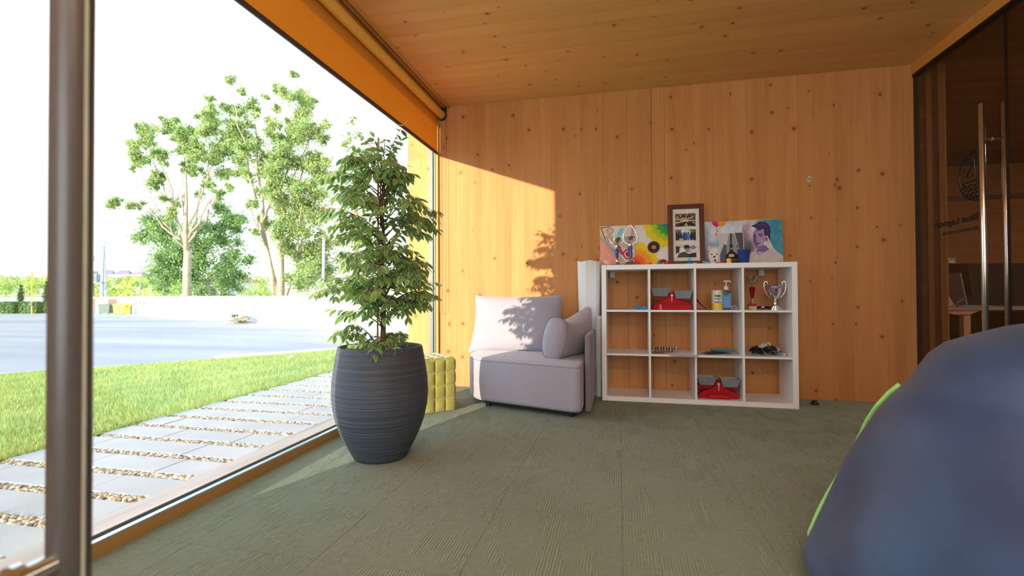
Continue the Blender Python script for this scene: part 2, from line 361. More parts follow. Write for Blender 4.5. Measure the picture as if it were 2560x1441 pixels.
# back wall (runs on outside as a short fin), panel joint at x = 0.29
wb = struct('wall_back', MB().box((-2.03, D + 0.03, -0.05), (2.32, D + 0.16, H + 0.06)), plain)
rnd = random.Random(3)
xs = [-2.038, -1.905, -1.789]
x = -1.789
widths = [0.155, 0.12, 0.14, 0.17, 0.12, 0.15, 0.135, 0.16, 0.12, 0.15, 0.14, 0.165, 0.13, 0.15]
k = 0
while x < XR - 0.06:
    w = widths[k % len(widths)] * 0.93; k += 1
    nx_ = min(x + w, XR)
    if abs(nx_ - 0.288) < 0.07: nx_ = 0.288
    if XR - nx_ < 0.06: nx_ = XR
    x = nx_; xs.append(x)
for a, b in zip(xs[:-1], xs[1:]):
    cc = 0.0022 if abs(a - 0.288) < 1e-6 or abs(b - 0.288) < 1e-6 else 0.0005
    board(a + (0.0008 if cc > 0.001 else 0.0001), b - (0.0008 if cc > 0.001 else 0.0001), 0.0 if a > -1.79 else -0.05, H if a > -1.79 else H + 0.1, D, D + 0.03, wb, w_wall, c=cc)

# ceiling boards run along x
ce = struct('ceiling', MB().box((-1.86, -3.6, H + 0.03), (XR + 0.05, D + 0.1, H + 0.2)), plain)
y = D; k = 2
while y > -3.6:
    w = widths[(k * 5) % 14] * 1.02; k += 1
    a = max(y - w, -3.6); c = 0.0005 if k % 7 else 0.002
    poly = [(a, H + 0.03), (y, H + 0.03), (y, H + c), (y - c, H), (a + c, H), (a, H + c)]
    obj('board', MB().prism(poly, -1.60, XR, 'x'), w_ceil, ce); y = a
# timber over the window with its battens, seen beside the roller blind
struct('trim_1', MB().box((-1.84, 1.0, 2.56), (-1.745, D, H + 0.03)), w_trim)
bt = struct('trim_2', MB().box((-1.745, 1.0, H), (-1.60, D, H + 0.03)), w_trim)
for xa, xb, za in [(-1.73, -1.715, 2.672), (-1.690, -1.672, 2.680), (-1.652, -1.638, 2.688), (-1.622, -1.60, 2.694)]:
    obj('batten', MB().box((xa, 1.0, za), (xb, D - 0.002, H + 0.001)), w_trim, bt)

# solid facade left of the frame, rear walls of the room behind the glass partition
wl = struct('wall_left', MB().box((-1.90, -3.7, -0.05), (XW, 1.0, H + 0.12)), plain)
struct('wall_front', MB().box((-1.72, -3.7, -0.05), (XR + 0.1, -3.6, H + 0.12)), plain)

# facade window
wn = struct('window_1', MB().box((-1.80, 1.0, -0.03), (XW, D - 0.001, 0.046)), wood('sill_wood', 'y', 'x', (178, 140, 84), (156, 116, 62), knots=False))
obj('sill_rail', MB().box((-1.752, 1.0, 0.046), (XW - 0.001, D - 0.001, 0.051)).box((-1.730, 1.0, 0.051), (-1.7255, D - 0.001, 0.0525)), alu, wn)
obj('gasket', MB().box((-1.784, 1.0, 0.046), (-1.7525, D - 0.001, 0.0505)), dark, wn)
obj('pane', MB().box((-1.800, 1.0, 0.05), (-1.794, D - 0.03, 2.70)), pane_m, wn)
obj('frame_upright', MB().box((-1.795, 4.468, 0.05), (-1.762, D - 0.001, 2.56)).box((-1.757, 4.478, 0.05), (-1.742, D - 0.001, 2.56)), greyf, wn)
obj('gasket', MB().box((-1.762, 4.474, 0.05), (-1.757, D - 0.001, 2.56)).box((-1.742, 4.485, 0.05), (-1.738, D - 0.001, 2.56)), dark, wn)
obj('cover_strip', MB().rbox((-1.737, 4.478, 0.05), (-1.712, D - 0.001, 2.56), 0.002), w_trim, wn)
obj('frame_upright', MB().box((-1.80, 0.96, 0.0), (-1.74, 1.0, H)), greyf, wn)
obj('outer_sill', MB().box((-2.035, -3.0, -0.055), (-1.915, D + 0.6, -0.004)).box((-1.912, -3.0, -0.055), (-1.80, D + 0.6, 0.0)), w_deck, wn)
w3 = struct('rear_fill_frame', MB().box((-1.65, -3.6, 0.25), (1.85, -3.56, 0.32)).box((-1.65, -3.6, 2.58), (1.85, -3.56, 2.65)).box((-1.65, -3.6, 0.32), (-1.58, -3.56, 2.58)).box((1.78, -3.6, 0.32), (1.85, -3.56, 2.58)).box((0.06, -3.6, 0.32), (0.14, -3.56, 2.58)), greyf)  # made-up window frame around the rear fill light
struct('trim_3', MB().box((-1.95, 0.9, H + 0.0), (-1.84, D + 0.1, H + 0.2)), plain)

# roller blind
bl = thing('roller_blind', 'half lowered yellow roller blind along the top of the big window', 'blind', (-1.675, 2.7, 2.625))
ylw = newmat('yellow_blind_fabric'); MATS['yb'] = ylw[0]
t_ = ylw[1]; p_ = ylw[2]; p_.inputs['Base Color'].default_value = srgb(214, 146, 44); p_.inputs['Roughness'].default_value = 0.8
tc_ = N(t_, 'ShaderNodeTexCoord'); nn_ = N(t_, 'ShaderNodeTexNoise'); nn_.inputs['Scale'].default_value = 260; t_.links.new(tc_.outputs['Object'], nn_.inputs[0])
rr_ = ramp(t_, [(0.3, srgb(220, 162, 66)), (0.7, srgb(232, 178, 84))]); t_.links.new(nn_.outputs[0], rr_.inputs[0]); t_.links.new(rr_.outputs[0], p_.inputs['Base Color'])
tl_ = N(t_, 'ShaderNodeBsdfTranslucent'); tl_.inputs[0].default_value = srgb(236, 176, 60)
ms_ = N(t_, 'ShaderNodeMixShader'); ms_.inputs[0].default_value = 0.40; out_ = t_.nodes['Material Output']
t_.links.new(p_.outputs[0], ms_.inputs[1]); t_.links.new(tl_.outputs[0], ms_.inputs[2]); t_.links.new(ms_.outputs[0], out_.inputs[0])
obj('roller_tube', MB().lathe([(0.036, -1.70), (0.037, -1.69), (0.037, 1.765), (0.036, 1.77)], 32, ax='y'), mat('yellow_roll', srgb(242, 198, 92), .6, noise=.03), bl, smooth='auto')
obj('fabric', MB().box((-0.0385, -1.70, -0.36), (-0.0370, 1.765, 0.0)), ylw[0], bl)
obj('bottom_bar', MB().rbox((-0.046, -1.70, -0.388), (-0.033, 1.765, -0.358), 0.003), mat('purple_grey_bar', srgb(74, 62, 72), 0.4), bl)
obj('bracket', MB().lathe([(0.046, 1.775), (0.049, 1.78), (0.049, 1.80), (0.046, 1.804)], 32, ax='y').box((-0.046, 1.775, 0.0), (0.046, 1.802, 0.075)), black, bl, smooth='auto')
ring = obj('ring', MB().lathe([(0.040, 1.765), (0.044, 1.765), (0.044, 1.775), (0.040, 1.775)], 32, ax='y'), mat('grey_plastic', srgb(120, 116, 112), 0.4), bl, smooth='auto')
cx, zb = 0.012, -1.93
pts = [(cx - 0.028, 1.765, -0.03)] + [(cx - 0.030, 1.77, -0.03 + (zb + 0.06 + 0.03) * t / 10) for t in range(1, 11)]
pts += [(cx + 0.002 - 0.034 * math.cos(a), 1.772, zb + 0.05 - 0.05 * math.sin(a)) for a in [math.pi * q / 8 for q in range(1, 8)]]
pts += [(cx + 0.036, 1.772, zb + 0.06 + (-zb - 0.09) * t / 10) for t in range(0, 11)]
obj('pull_cord', MB().tube(pts, 0.0016, 6), mat('cord_tan', srgb(150, 112, 70), 0.6), bl, smooth=True)

# right-hand glass wall
struct('trim_4', MB().box((XR - 0.02, -3.6, 2.628), (XR + 0.06, D, H + 0.03)), w_trim)
struct('trim_5', MB().box((XR - 0.012, -3.6, 2.604), (XR + 0.03, D, 2.628)), mat('dark_track', srgb(30, 30, 32), 0.35, 0.6))
struct('trim_6', MB().box((XR - 0.006, 4.485, 0.0), (XR + 0.02, D, 2.604)), mat('dark_seal', srgb(38, 34, 30), 0.6))
dr = struct('door_1', MB().box((XR - 0.005, 3.562, 0.01), (XR + 0.005, 4.483, 2.602)), tint_m)
obj('gasket', MB().box((XR - 0.006, 3.552, 0.01), (XR + 0.006, 3.561, 2.602)), black, dr)
def pullbar(parent, x, y, z0, z1, out, zs, r=0.016):
    b = obj('pull_handle', MB().lathe([(0.0, z0), (r * 0.85, z0), (r, z0 + 0.003), (r, z1 - 0.003), (r * 0.85, z1), (0.0, z1)], 28, (x, y, 0), cap=False), steel, parent, smooth='auto')
    for z in zs:
        m = MB()
        if out[0]: m.lathe([(0.009, 0.0), (0.009, out[0] - 0.004), (0.013, out[0] - 0.004), (0.013, out[0])], 20, (x, y, z), 'x')
        else: m.lathe([(0.011, 0.0), (0.011, out[1] + 0.01 * (1 if out[1] < 0 else -1)), (0.017, out[1] + 0.01 * (1 if out[1] < 0 else -1)), (0.017, out[1])], 24, (x, y, z), 'y')
        obj('standoff', m, steel, b, smooth='auto')
pullbar(dr, 2.257, 3.668, 0.30, 2.08, (0.055, 0), (0.53, 1.85))
pullbar(dr, 2.377, 3.668, 0.30, 2.08, (-0.055, 0), (0.53, 1.85))
struct('window_2', MB().box((XR - 0.005, -3.6, 0.01), (XR + 0.005, 3.55, 2.602)), tint_m)
# writing on the door, readable from the corridor
ink = mat('dark_vinyl', srgb(16, 18, 26), 0.5)
def text_mesh(txt, size, bold=0.0):
    cu = bpy.data.curves.new('txt', 'FONT'); cu.body = txt; cu.size = size; cu.align_x = 'LEFT'; cu.extrude = 0.0004; cu.offset = bold; cu.resolution_u = 3
    o = bpy.data.objects.new('txt', cu); C.objects.link(o)
    bpy.context.view_layer.update(); dg = bpy.context.evaluated_depsgraph_get()
    me = bpy.data.meshes.new_from_object(o.evaluated_get(dg)); bpy.data.objects.remove(o); return me
def door_text(name, txt, size, y_near, z, bold, parent, width=None):
    """letters run from the near (small y) side of the door towards the wall... seen from outside they read left to right"""
    me = text_mesh(txt, size, bold); 
    xs_ = [v.co.x for v in me.vertices]; w0 = max(xs_) - min(xs_); k = (width / w0) if width else 1
    for v in me.vertices: v.co = Vector((XR - 0.0062 + v.co.z, y_near + (v.co.x - min(xs_)) * k, z + v.co.y))
    return obj(name, me, ink, parent)
lg = thing('door_lettering', 'dark mirrored "Blue Lagoon" lettering and sailboat emblem on the glass door', 'sign', (0, 0, 0))
lg.parent = dr; del lg['category']; del lg['label']
lg['label'] = 'dark lettering and sailboat emblem read from the far side'
door_text('lettering', 'Blue Lagoon', 0.064, 3.805, 1.362, 0.0024, lg, 0.452)
door_text('lettering', 'RELAXATION ROOM', 0.030, 3.808, 1.297, 0.0008, lg, 0.36)
def ystroke(mb, pts, w=0.0085):
    mb.tube([(XR - 0.0065, a, b) for a, b in pts], w / 2, 6)
em = MB(); y0, z0, Rr = 3.795, 1.66, 0.172
arc = [(y0 + 0.19 * math.sin(a), z0 + Rr * math.cos(a)) for a in [math.pi * q / 20 for q in range(0, 21)]]
ystroke(em, arc + [(y0, z0 - Rr), (y0, z0 + Rr)], 0.010)
ystroke(em, [(y0 + 0.04, z0 + 0.11), (y0 + 0.115, z0 + 0.0), (y0 + 0.04, z0 + 0.0), (y0 + 0.04, z0 + 0.11)], 0.009)
ystroke(em, [(y0 + 0.0, z0 - 0.035), (y0 + 0.145, z0 - 0.035), (y0 + 0.135, z0 - 0.07)], 0.009)
for q in range(4):
    zz = z0 - 0.065 - 0.026 * q; L_ = 0.185 * math.sqrt(max(0, 1 - ((zz - z0) / Rr) ** 2))
    ystroke(em, [(y0 + L_ * t / 16, zz + 0.009 * math.sin(t * 1.15)) for t in range(17)], 0.0085)
for a, b in [(0.10, 0.095), (0.13, 0.055), (0.145, 0.01)]:
    em.lathe([(0.0, -0.001), (0.006, -0.001), (0.006, 0.001), (0, 0.001)], 10, (XR - 0.0065, y0 + a, z0 + b), 'x', cap=False)
obj('emblem', em, ink, lg)

# ---- beyond the glass: end of the cross-laminated wall, office
we = struct('wall_end', MB().box((2.51, D + 0.03, -0.05), (2.55, 7.6, H)), plain)
lay_a = wood('layer_light', 'z', 'x', (150, 104, 58), (126, 84, 44)); lay_b = wood('layer_dark', 'z', 'x', (104, 64, 34), (82, 48, 24))
for i, (a, b) in enumerate([(2.333, 2.362), (2.362, 2.405), (2.405, 2.443), (2.443, 2.488), (2.488, 2.53)]):
    obj('layer', MB().box((a + 0.0005, D + 0.012 + 0.002 * (i % 2), 0), (b - 0.0005, D + 0.3, H)), lay_b if i in (0, 1, 3) else lay_a, we)
fw = struct('wall_far', MB().box((2.5, 7.6, -0.05), (9.0, 7.7, H + 0.3)), wood('office_wall_wood', 'x', 'z', (150, 96, 52), (118, 72, 36), knots=True))
struct('trim_7', MB().box((2.5, 7.5, 2.56), (9.0, 7.6, 2.70)), mat('dark_lintel', srgb(58, 30, 20), 0.6))
struct('trim_8', MB().box((2.5, 7.57, 2.10), (9.0, 7.6, 2.16)), mat('dark_rail', srgb(74, 40, 22), 0.6))
struct('wall_right', MB().box((9.0, -3.7, -0.05), (9.1, 7.7, H + 0.3)), plain)
struct('wall_rear', MB().box((XR + 0.1, -3.7, -0.05), (9.0, -3.6, H + 0.3)), plain)
struct('floor_office', MB().box((XR, -3.6, -0.06), (9.0, 7.6, 0.0)), mat('office_carpet', srgb(54, 56, 50), 0.95))
struct('ceiling_office', MB().box((XR + 0.05, -3.6, H), (9.0, 7.6, H + 0.12)), wood('office_ceiling_wood', 'x', 'y', (150, 96, 52), (118, 72, 36), knots=False))

# near glass door the photo is taken past, with its pull handle
d2 = struct('door_2', MB().box((-1.72, 0.378, 0.01), (-0.5115, 0.381, 2.62)), pane_m)
obj('glass_edge', MB().box((-0.5113, 0.378, 0.01), (-0.5108, 0.381, 2.62)), mat('glass_edge_green', srgb(196, 210, 196), 0.25), d2)
pullbar(d2, -0.612, 0.439, 0.42, 1.95, (0, -0.056), (0.585, 1.80), r=0.0202)
near_steel = mat('dark_steel', (0.10, 0.11, 0.13, 1), 0.32, 0.35, 0.03)
for o_ in d2.children:
    if o_.name.startswith('pull_handle'): o_.data.materials[0] = near_steel

# ================================================================== OUTDOORS
GP, GL = -0.05, -1.15                       # path level, parking lot level
Rw = Vector((math.cos(YAW), math.sin(YAW), 0)); Fw = Vector((-math.sin(YAW), math.cos(YAW), 0))   # directions used to lay things out along the far wall
slab_m = mat('pale_concrete', srgb(178, 179, 181), 0.85, noise=0.10, nscale=3.0, bump=0.3, bscale=90, coords='Object')
def ground_poly(name, pts, m, kind='structure'):
    o = obj(name, MB().add(pts, [tuple(range(len(pts)))]), m); o['kind'] = kind; return o
# asphalt with lighter / darker wear
am, at_, ab = newmat('asphalt'); g_ = N(at_, 'ShaderNodeNewGeometry')
mp_ = N(at_, 'ShaderNodeMapping'); mp_.inputs['Rotation'].default_value = (0, 0, 0.55); mp_.inputs['Scale'].default_value = (0.05, 0.35, 1)
n_ = N(at_, 'ShaderNodeTexNoise'); n_.inputs['Scale'].default_value = 1.0; n_.inputs['Detail'].default_value = 7; at_.links.new(g_.outputs['Position'], mp_.inputs[0]); at_.links.new(mp_.outputs[0], n_.inputs[0])
r_ = ramp(at_, [(0.35, srgb(140, 144, 156)), (0.5, srgb(158, 159, 166)), (0.66, srgb(172, 169, 168))]); at_.links.new(n_.outputs[0], r_.inputs[0]); at_.links.new(r_.outputs[0], ab.inputs['Base Color']); ab.inputs['Roughness'].default_value = 0.9
lot = ground_poly('parking_lot', [(-140, -30, GL), (-3, -30, GL - 0.02), (-3, 6, GL), (-3, 40, GL), (-60, 68, GL), (-140, 60, GL)], am)
soil_m = mat('soil', srgb(96, 92, 70), 0.95)
ground_poly('ground', [(-3, -8, GL - 0.3), (-3, 60, GL - 0.3), (90, 60, GL - 0.3), (90, -8, GL - 0.3)], soil_m)
line_m = mat('road_paint', srgb(226, 228, 232), 0.8)
# parking bay lines running out from the wall
wa, wb_ = Vector((-57.2, 47.2, 0)), Vector((-15.9, 26.15, 0)); wd = (wb_ - wa).normalized(); wn_ = Vector((wd.y, -wd.x, 0))
if wn_.y > 0: wn_ = -wn_
bay = MB()
for q in range(14):
    p = wa + wd * (6 + 2.6 * q + 0.0); a, b = p + wn_ * 0.6, p + wn_ * 5.0
    h = wd * 0.06; bay.add([(a - h)[:2] + (GL + 0.005,), (a + h)[:2] + (GL + 0.005,), (b + h)[:2] + (GL + 0.005,), (b - h)[:2] + (GL + 0.005,)] if False else
            [((a - h).x, (a - h).y, GL + 0.006), ((a + h).x, (a + h).y, GL + 0.006), ((b + h).x, (b + h).y, GL + 0.006), ((b - h).x, (b - h).y, GL + 0.006)], [(0, 1, 2, 3)])
obj('bay_line', bay, line_m, lot)['kind'] = 'stuff'
gp = [(-56.4, 47.0), (-63.5, 46.6), (-60, 40.5), (-50.2, 36.9), (-46.5, 41.6)]
obj('green_patch', MB().add([(a, b, GL + 0.008) for a, b in gp], [tuple(range(5))]), mat('green_paint', srgb(160, 198, 176), 0.85), lot)

# lawn sloping from the path down to the lot
lm, lt, lb = newmat('lawn_green'); g_ = N(lt, 'ShaderNodeNewGeometry')
n_ = N(lt, 'ShaderNodeTexNoise'); n_.inputs['Scale'].default_value = 1.1; n_.inputs['Detail'].default_value = 8; lt.links.new(g_.outputs['Position'], n_.inputs[0])
r_ = ramp(lt, [(0.3, srgb(126, 152, 76)), (0.52, srgb(146, 170, 90)), (0.72, srgb(176, 184, 106))]); lt.links.new(n_.outputs[0], r_.inputs[0]); lt.links.new(r_.outputs[0], lb.inputs['Base Color']); lb.inputs['Roughness'].default_value = 0.9
n2_ = N(lt, 'ShaderNodeTexNoise'); n2_.inputs['Scale'].default_value = 45; n2_.inputs['Detail'].default_value = 4; lt.links.new(g_.outputs['Position'], n2_.inputs[0])
b_ = N(lt, 'ShaderNodeBump'); b_.inputs['Strength'].default_value = 0.6; b_.inputs['Distance'].default_value = 0.03; lt.links.new(n2_.outputs[0], b_.inputs['Height']); lt.links.new(b_.outputs[0], lb.inputs['Normal'])
def lawn_z(x, y, u): return GP - 0.005 + (GL + 0.06 - GP) * (u ** 1.25)
far = [(-26, -6), (-19.0, 4.6), (-15.212, 9.299), (-14.229, 10.599), (-11.93, 13.068), (-9.578, 15.262), (-6.5, 18.2), (-3.43, 21.2)]
near = [(-3.44, -6), (-3.44, 0.0), (-3.44, 2.1), (-3.44, 3.0), (-3.44, 5.4), (-3.44, 8.0), (-3.44, 12), (-3.435, 20)]
P = []
for i in range(len(far)):
    P.append([(near[i][0] + (far[i][0] - near[i][0]) * u, near[i][1] + (far[i][1] - near[i][1]) * u, lawn_z(0, 0, u)) for u in [q / 16 for q in range(17)]])
lawn = obj('lawn', MB().grid(P), lm, smooth=True); lawn['kind'] = 'structure'
Pn = np.array(P)
def lawn_pt(s, u):
    i = min(int(s), len(P) - 2); f = s - i; j = min(int(u * 16), 15); g = u * 16 - j
    return (Pn[i, j] * (1 - f) + Pn[i + 1, j] * f) * (1 - g) + (Pn[i, j + 1] * (1 - f) + Pn[i + 1, j + 1] * f) * g
V = []; 
cnt = 0
while cnt < 42000:
    s = 1 + RNG.random() * 5.2; u = RNG.random() ** 1.6
    p = lawn_pt(s, u); h = 0.03 + 0.03 * RNG.random() + 0.02 * u; w = 0.004 + 0.006 * u; a = RNG.random() * 6.28; l = RNG.normal(0, 0.016, 2)
    V += [(p[0] - w * math.cos(a), p[1] - w * math.sin(a), p[2] - 0.003), (p[0] + w * math.cos(a), p[1] + w * math.sin(a), p[2] - 0.003), (p[0] + l[0], p[1] + l[1], p[2] + h)]; cnt += 1
V = np.array(V); me = fastmesh('grass', V, np.arange(len(V)).reshape(-1, 3)); me.materials.append(leaf_mat('grass_blade', (142, 164, 92), (184, 194, 118), 0.45, scale=1.3))
tag(obj('grass', me, None, lawn), kind='stuff')
# kerb stones and drain strip between lawn and lot
kb = struct('kerb', MB().add([(-15.4, 9.35, GL + 0.09), (-9.5, 15.45, GL + 0.09), (-9.65, 15.55, GL + 0.09), (-15.5, 9.45, GL + 0.09)], [(0, 1, 2, 3)]), slab_m)
for q in range(13):
    t0, t1 = q / 13 + 0.002, (q + 1) / 13 - 0.002
    a = Vector((-12.2 + 3.6 * t0, 12.95 + 3.75 * t0, 0)); b = Vector((-12.2 + 3.6 * t1, 12.95 + 3.75 * t1, 0)); n = Vector((-0.55, 0.5, 0)).normalized()
    for r in range(3):
        c0, c1 = 0.1 + 0.42 * r, 0.42 + 0.42 * r
        pts4 = [a + n * c0, b + n * c0, b + n * c1, a + n * c1]
        obj('kerb_stone', MB().prism([(p.x, p.y) for p in pts4], GL, GL + 0.05), mat('white_stone', srgb(206, 208, 212), 0.8), kb)

# path: slabs with gravel strips
pth = struct('path', MB().box((-3.44, -3.0, -0.16), (-1.92, 12.0, GP - 0.016)), mat('sand_bed', srgb(176, 164, 142), 0.95))
g0, pitch = 1.836, 0.2668
for k in range(-9, 33):
    ya = g0 + k * pitch + 0.035; yb = ya + pitch - 0.070
    cuts = [-3.435 + rnd.uniform(-0.015, 0.01)] + sorted([-3.43 + 0.5 * (1 if k % 2 else 0.35) + rnd.uniform(-.03, .03), -3.43 + 1.02 * (1 if k % 2 else 0.9)]) + [-2.04]
    for a, b in zip(cuts[:-1], cuts[1:]):
        dz = rnd.uniform(-0.002, 0.002)
        obj('slab', MB().rbox((a + 0.0015, ya, GP - 0.03), (b - 0.0015, yb, GP + dz), 0.003), slab_m, pth)
peb_cols = [mat('pebble_%s' % n, srgb(*c), 0.7) for n, c in (('cream', (206, 190, 164)), ('tan', (190, 164, 128)), ('grey', (176, 172, 168)), ('white', (214, 208, 198)), ('brown', (168, 140, 108)))]
import bmesh
def ico(sub):
    bm = bmesh.new(); bmesh.ops.create_icosphere(bm, subdivisions=sub, radius=1)
    v = np.array([x.co[:] for x in bm.verts]); f = np.array([[x.index for x in q.verts] for q in bm.faces]); bm.free(); return v, f
IV, IF = ico(1); IV2, IF2 = ico(2)
peb_meshes = []
for q in range(10):
    vv = IV2 * (1 + 0.12 * RNG.normal(size=(len(IV2), 1))) if False else IV2 * np.array([1, 0.72 + 0.2 * RNG.random(), 0.5 + 0.15 * RNG.random()])
    me = fastmesh('pebble', vv, IF2); me.shade_smooth(); me.materials.append(peb_cols[q % 5]); peb_meshes.append(me)
near_n = 0; far_v = []; far_f = []; far_m = []
pts_all = []
for k in range(-5, 33):
    y = g0 + k * pitch
    nn = int(620 if k < 12 else 360)
    for q in range(nn):
        pts_all.append((-3.42 + RNG.random() * 1.375, y + RNG.uniform(-0.031, 0.031), GP - 0.013 + RNG.random() * 0.009))
vis = [p for p in pts_all]
cams = Vector((0, 0, 0.88))
def infr(p):
    d = Vector(p) - cams; z = d.dot(FWD); return z > 0.1 and abs(d.dot(RT) / z) < 1.06
cand = sorted([p for p in pts_all if infr(p) and p[2] > GP - 0.008], key=lambda p: (Vector(p) - cams).length)[:290]
cs = set(cand); off = 0
for p in cand:
    o = bpy.data.objects.new('pebble', peb_meshes[RNG.integers(10)]); C.objects.link(o); o.parent = pth; o.location = p
    s_ = RNG.uniform(0.010, 0.0155); o.scale = (s_, s_, s_); o.rotation_euler = (RNG.normal(0, .25), RNG.normal(0, .25), RNG.random() * 6.28)
rest = [p for p in pts_all if p not in cs]
n = len(rest); A = RNG.random(n) * 6.28; sc_ = RNG.uniform(0.009, 0.0150, n)
base = IV[None] * np.stack([sc_, sc_ * RNG.uniform(.7, .95, n), sc_ * RNG.uniform(.45, .7, n)], 1)[:, None, :]
x_ = base[..., 0] * np.cos(A)[:, None] - base[..., 1] * np.sin(A)[:, None]; y_ = base[..., 0] * np.sin(A)[:, None] + base[..., 1] * np.cos(A)[:, None]
VV = np.stack([x_, y_, base[..., 2]], -1) + np.array(rest)[:, None, :]
FF = IF[None] + (np.arange(n) * len(IV))[:, None, None]
me = fastmesh('gravel', VV.reshape(-1, 3), FF.reshape(-1, 3)); me.shade_smooth()
for m_ in peb_cols: me.materials.append(m_)
me.polygons.foreach_set('material_index', np.repeat(RNG.integers(0, 5, n), len(IF)).astype('i'))
tag(obj('gravel', me, None, pth), kind='stuff')

# boundary wall
ww = mat('white_render', srgb(226, 226, 228), 0.8, noise=0.02)
wall_far_side = wd
def wall_seg(name, a, b, z0, z1, th, m, parent=None):
    a, b = Vector(a), Vector(b); d = (b - a).normalized(); n = Vector((-d.y, d.x, 0)) * th
    if n.y < 0: n = -n
    return obj(name, MB().prism([(a.x, a.y), (b.x, b.y), (b.x + n.x, b.y + n.y), (a.x + n.x, a.y + n.y)], z0, z1), m, parent)
bwall = wall_seg('boundary_wall', (-57.2, 47.2), (18, 8.9), GL, 0.865, 0.3, ww); bwall['kind'] = 'structure'
b2 = wall_seg('boundary_wall', (-64.2, 47.9), (-57.2, 47.2), GL, 0.84, 0.3, ww); b2['kind'] = 'structure'
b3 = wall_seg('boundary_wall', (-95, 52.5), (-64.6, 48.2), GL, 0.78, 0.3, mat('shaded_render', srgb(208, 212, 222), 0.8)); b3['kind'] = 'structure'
plq = mat('grey_plaque', srgb(120, 124, 122), 0.6)
plates = []
for i, t in enumerate((3.6, 5.1, 6.6)):
    p = wa + wd * t
    m = MB().lathe([(0.0, 0), (0.19, 0), (0.19, 0.03), (0.0, 0.03)], 7, (0, 0, 0), 'y', cap=False).box((-0.07, 0, -0.33), (0.07, 0.03, -0.12)).box((-0.2, 0, -0.02), (-0.12, 0.03, 0.14))
    o = obj('wall_plaque', m, plq, loc=(p.x + wn_.x * 0.05, p.y + wn_.y * 0.05, 0.18)); o.rotation_euler = (0, 0, math.atan2(wd.y, wd.x))
    tag(o, ['leftmost', 'middle', 'rightmost'][i] + ' of three small grey emblems on the white boundary wall', 'plaque', 'emblems on the boundary wall')

# foliage generator -------------------------------------------------
def leaf_cloud(name, blobs, per, size, m, parent, seed=0, squash=1.0, fill=0.45, sub=False):
    """blobs: (x,y,z,r) local; quads scattered mostly near the surface of each blob"""
    r = np.random.default_rng(seed); Vs = []
    if sub:
        ex = []
        for b in blobs:
            for q in range(5):
                d = r.normal(size=3); d /= np.linalg.norm(d); k_ = b[3] * r.uniform(.35, .6); ex.append((*(np.array(b[:3]) + d * b[3] * r.uniform(.9, 1.5) * np.array([1, 1, .9])), k_))
        blobs = list(blobs) + ex
    for bx, by, bz, br in blobs:
        n = max(12, int(per * br * br)); d = r.normal(size=(n, 3)); d /= np.linalg.norm(d, axis=1)[:, None]
        lump = 0.72 + 0.38 * np.sin(d[:, 0] * 5 + bx * 3) * np.sin(d[:, 1] * 4 + by) * np.sin(d[:, 2] * 5 + bz * 2)
        rad = br * (1.15 * lump * np.abs(r.normal(size=n)) ** .75 if sub else 1.45 * lump * (r.random(n) ** fill)); c = np.array([bx, by, bz]) + d * rad[:, None] * np.array([1, 1, squash])
        a = r.normal(size=(n, 3)); a /= np.linalg.norm(a, axis=1)[:, None]; b = np.cross(a, r.normal(size=(n, 3))); b /= np.linalg.norm(b, axis=1)[:, None]
        s = size * r.uniform(0.6, 1.3, n)[:, None]
        Vs.append(np.stack([c - a * s * .5, c + b * s * .32, c + a * s * .5, c - b * s * .32], 1).reshape(-1, 3))
    V = np.concatenate(Vs); me = fastmesh(name, V, np.arange(len(V)).reshape(-1, 4)); me.materials.append(m)
    return tag(obj(name, me, None, parent), kind='stuff')
bark = mat('pale_bark', srgb(176, 160, 138), 0.9, noise=0.2, nscale=2.0)
def place(lat, depth, z=0.0):
    """world position from distance to the right of the view axis and distance ahead (ground plan coordinates)"""
    v = Rw * lat + Fw * depth; return (v.x, v.y, z)
RZ = YAW
def limbs(mb, base, tips, r0, rnd_, wob=0.06):
    b = Vector(base)
    for tip, rr, r1 in tips:
        t = Vector(tip); L_ = (t - b).length; pts = []; n = 7
        for i in range(n + 1):
            u = i / n; p = b.lerp(t, u); p += Vector((rnd_.uniform(-1, 1), rnd_.uniform(-1, 1), 0)) * wob * L_ * math.sin(math.pi * u) * 0.5
            p.z += 0.10 * L_ * math.sin(math.pi * u) * (-1 if u < 0.5 else 0.4) * 0.5
            pts.append(p)
        mb.tube(pts, [rr + (r1 - rr) * i / n for i in range(n + 1)], 6)
def tree(name, label, lat, depth, zg, trunk, lim, blobs, per, size, m, group='trees beyond the boundary wall', seed=1, k=1.0):
    """trunk: list of (s,h,r) polylines; lim: (s0,h0,s1,h1,r0); blobs: (s,h,r) in metres in the plane facing the lot, depth random"""
    r = random.Random(seed); x, y, z = place(lat, depth, zg)
    t = thing(name, label, 'tree', (x, y, z), RZ, group)
    mb = MB()
    for pl in trunk: mb.tube([(s, r.uniform(-.1, .1) * (i > 0), h) for i, (s, h, _) in enumerate(pl)], [q[2] for q in pl], 10)
    for s0, h0, s1, h1, r0 in lim:
        dy = r.uniform(-1.6, 1.6); limbs(mb, (s0, 0, h0), [((s1, dy, h1), r0, r0 * 0.3)], r0, r)
        for q in range(2):
            u = r.uniform(0.45, 0.8); limbs(mb, (s0 + (s1 - s0) * u, dy * u, h0 + (h1 - h0) * u), [((s0 + (s1 - s0) * u + r.uniform(-1.3, 1.3), dy * u + r.uniform(-.8, .8), h0 + (h1 - h0) * u + r.uniform(0.9, 2.2)), r0 * 0.42, r0 * 0.15)], r0, r)
    obj('trunk', mb, bark, t, smooth=True)
    leaf_cloud('foliage', [(s, r.uniform(-1.3, 1.3), h, rr) for s, h, rr in blobs], per, size, m, t, seed, fill=.6, sub=True)
    return t
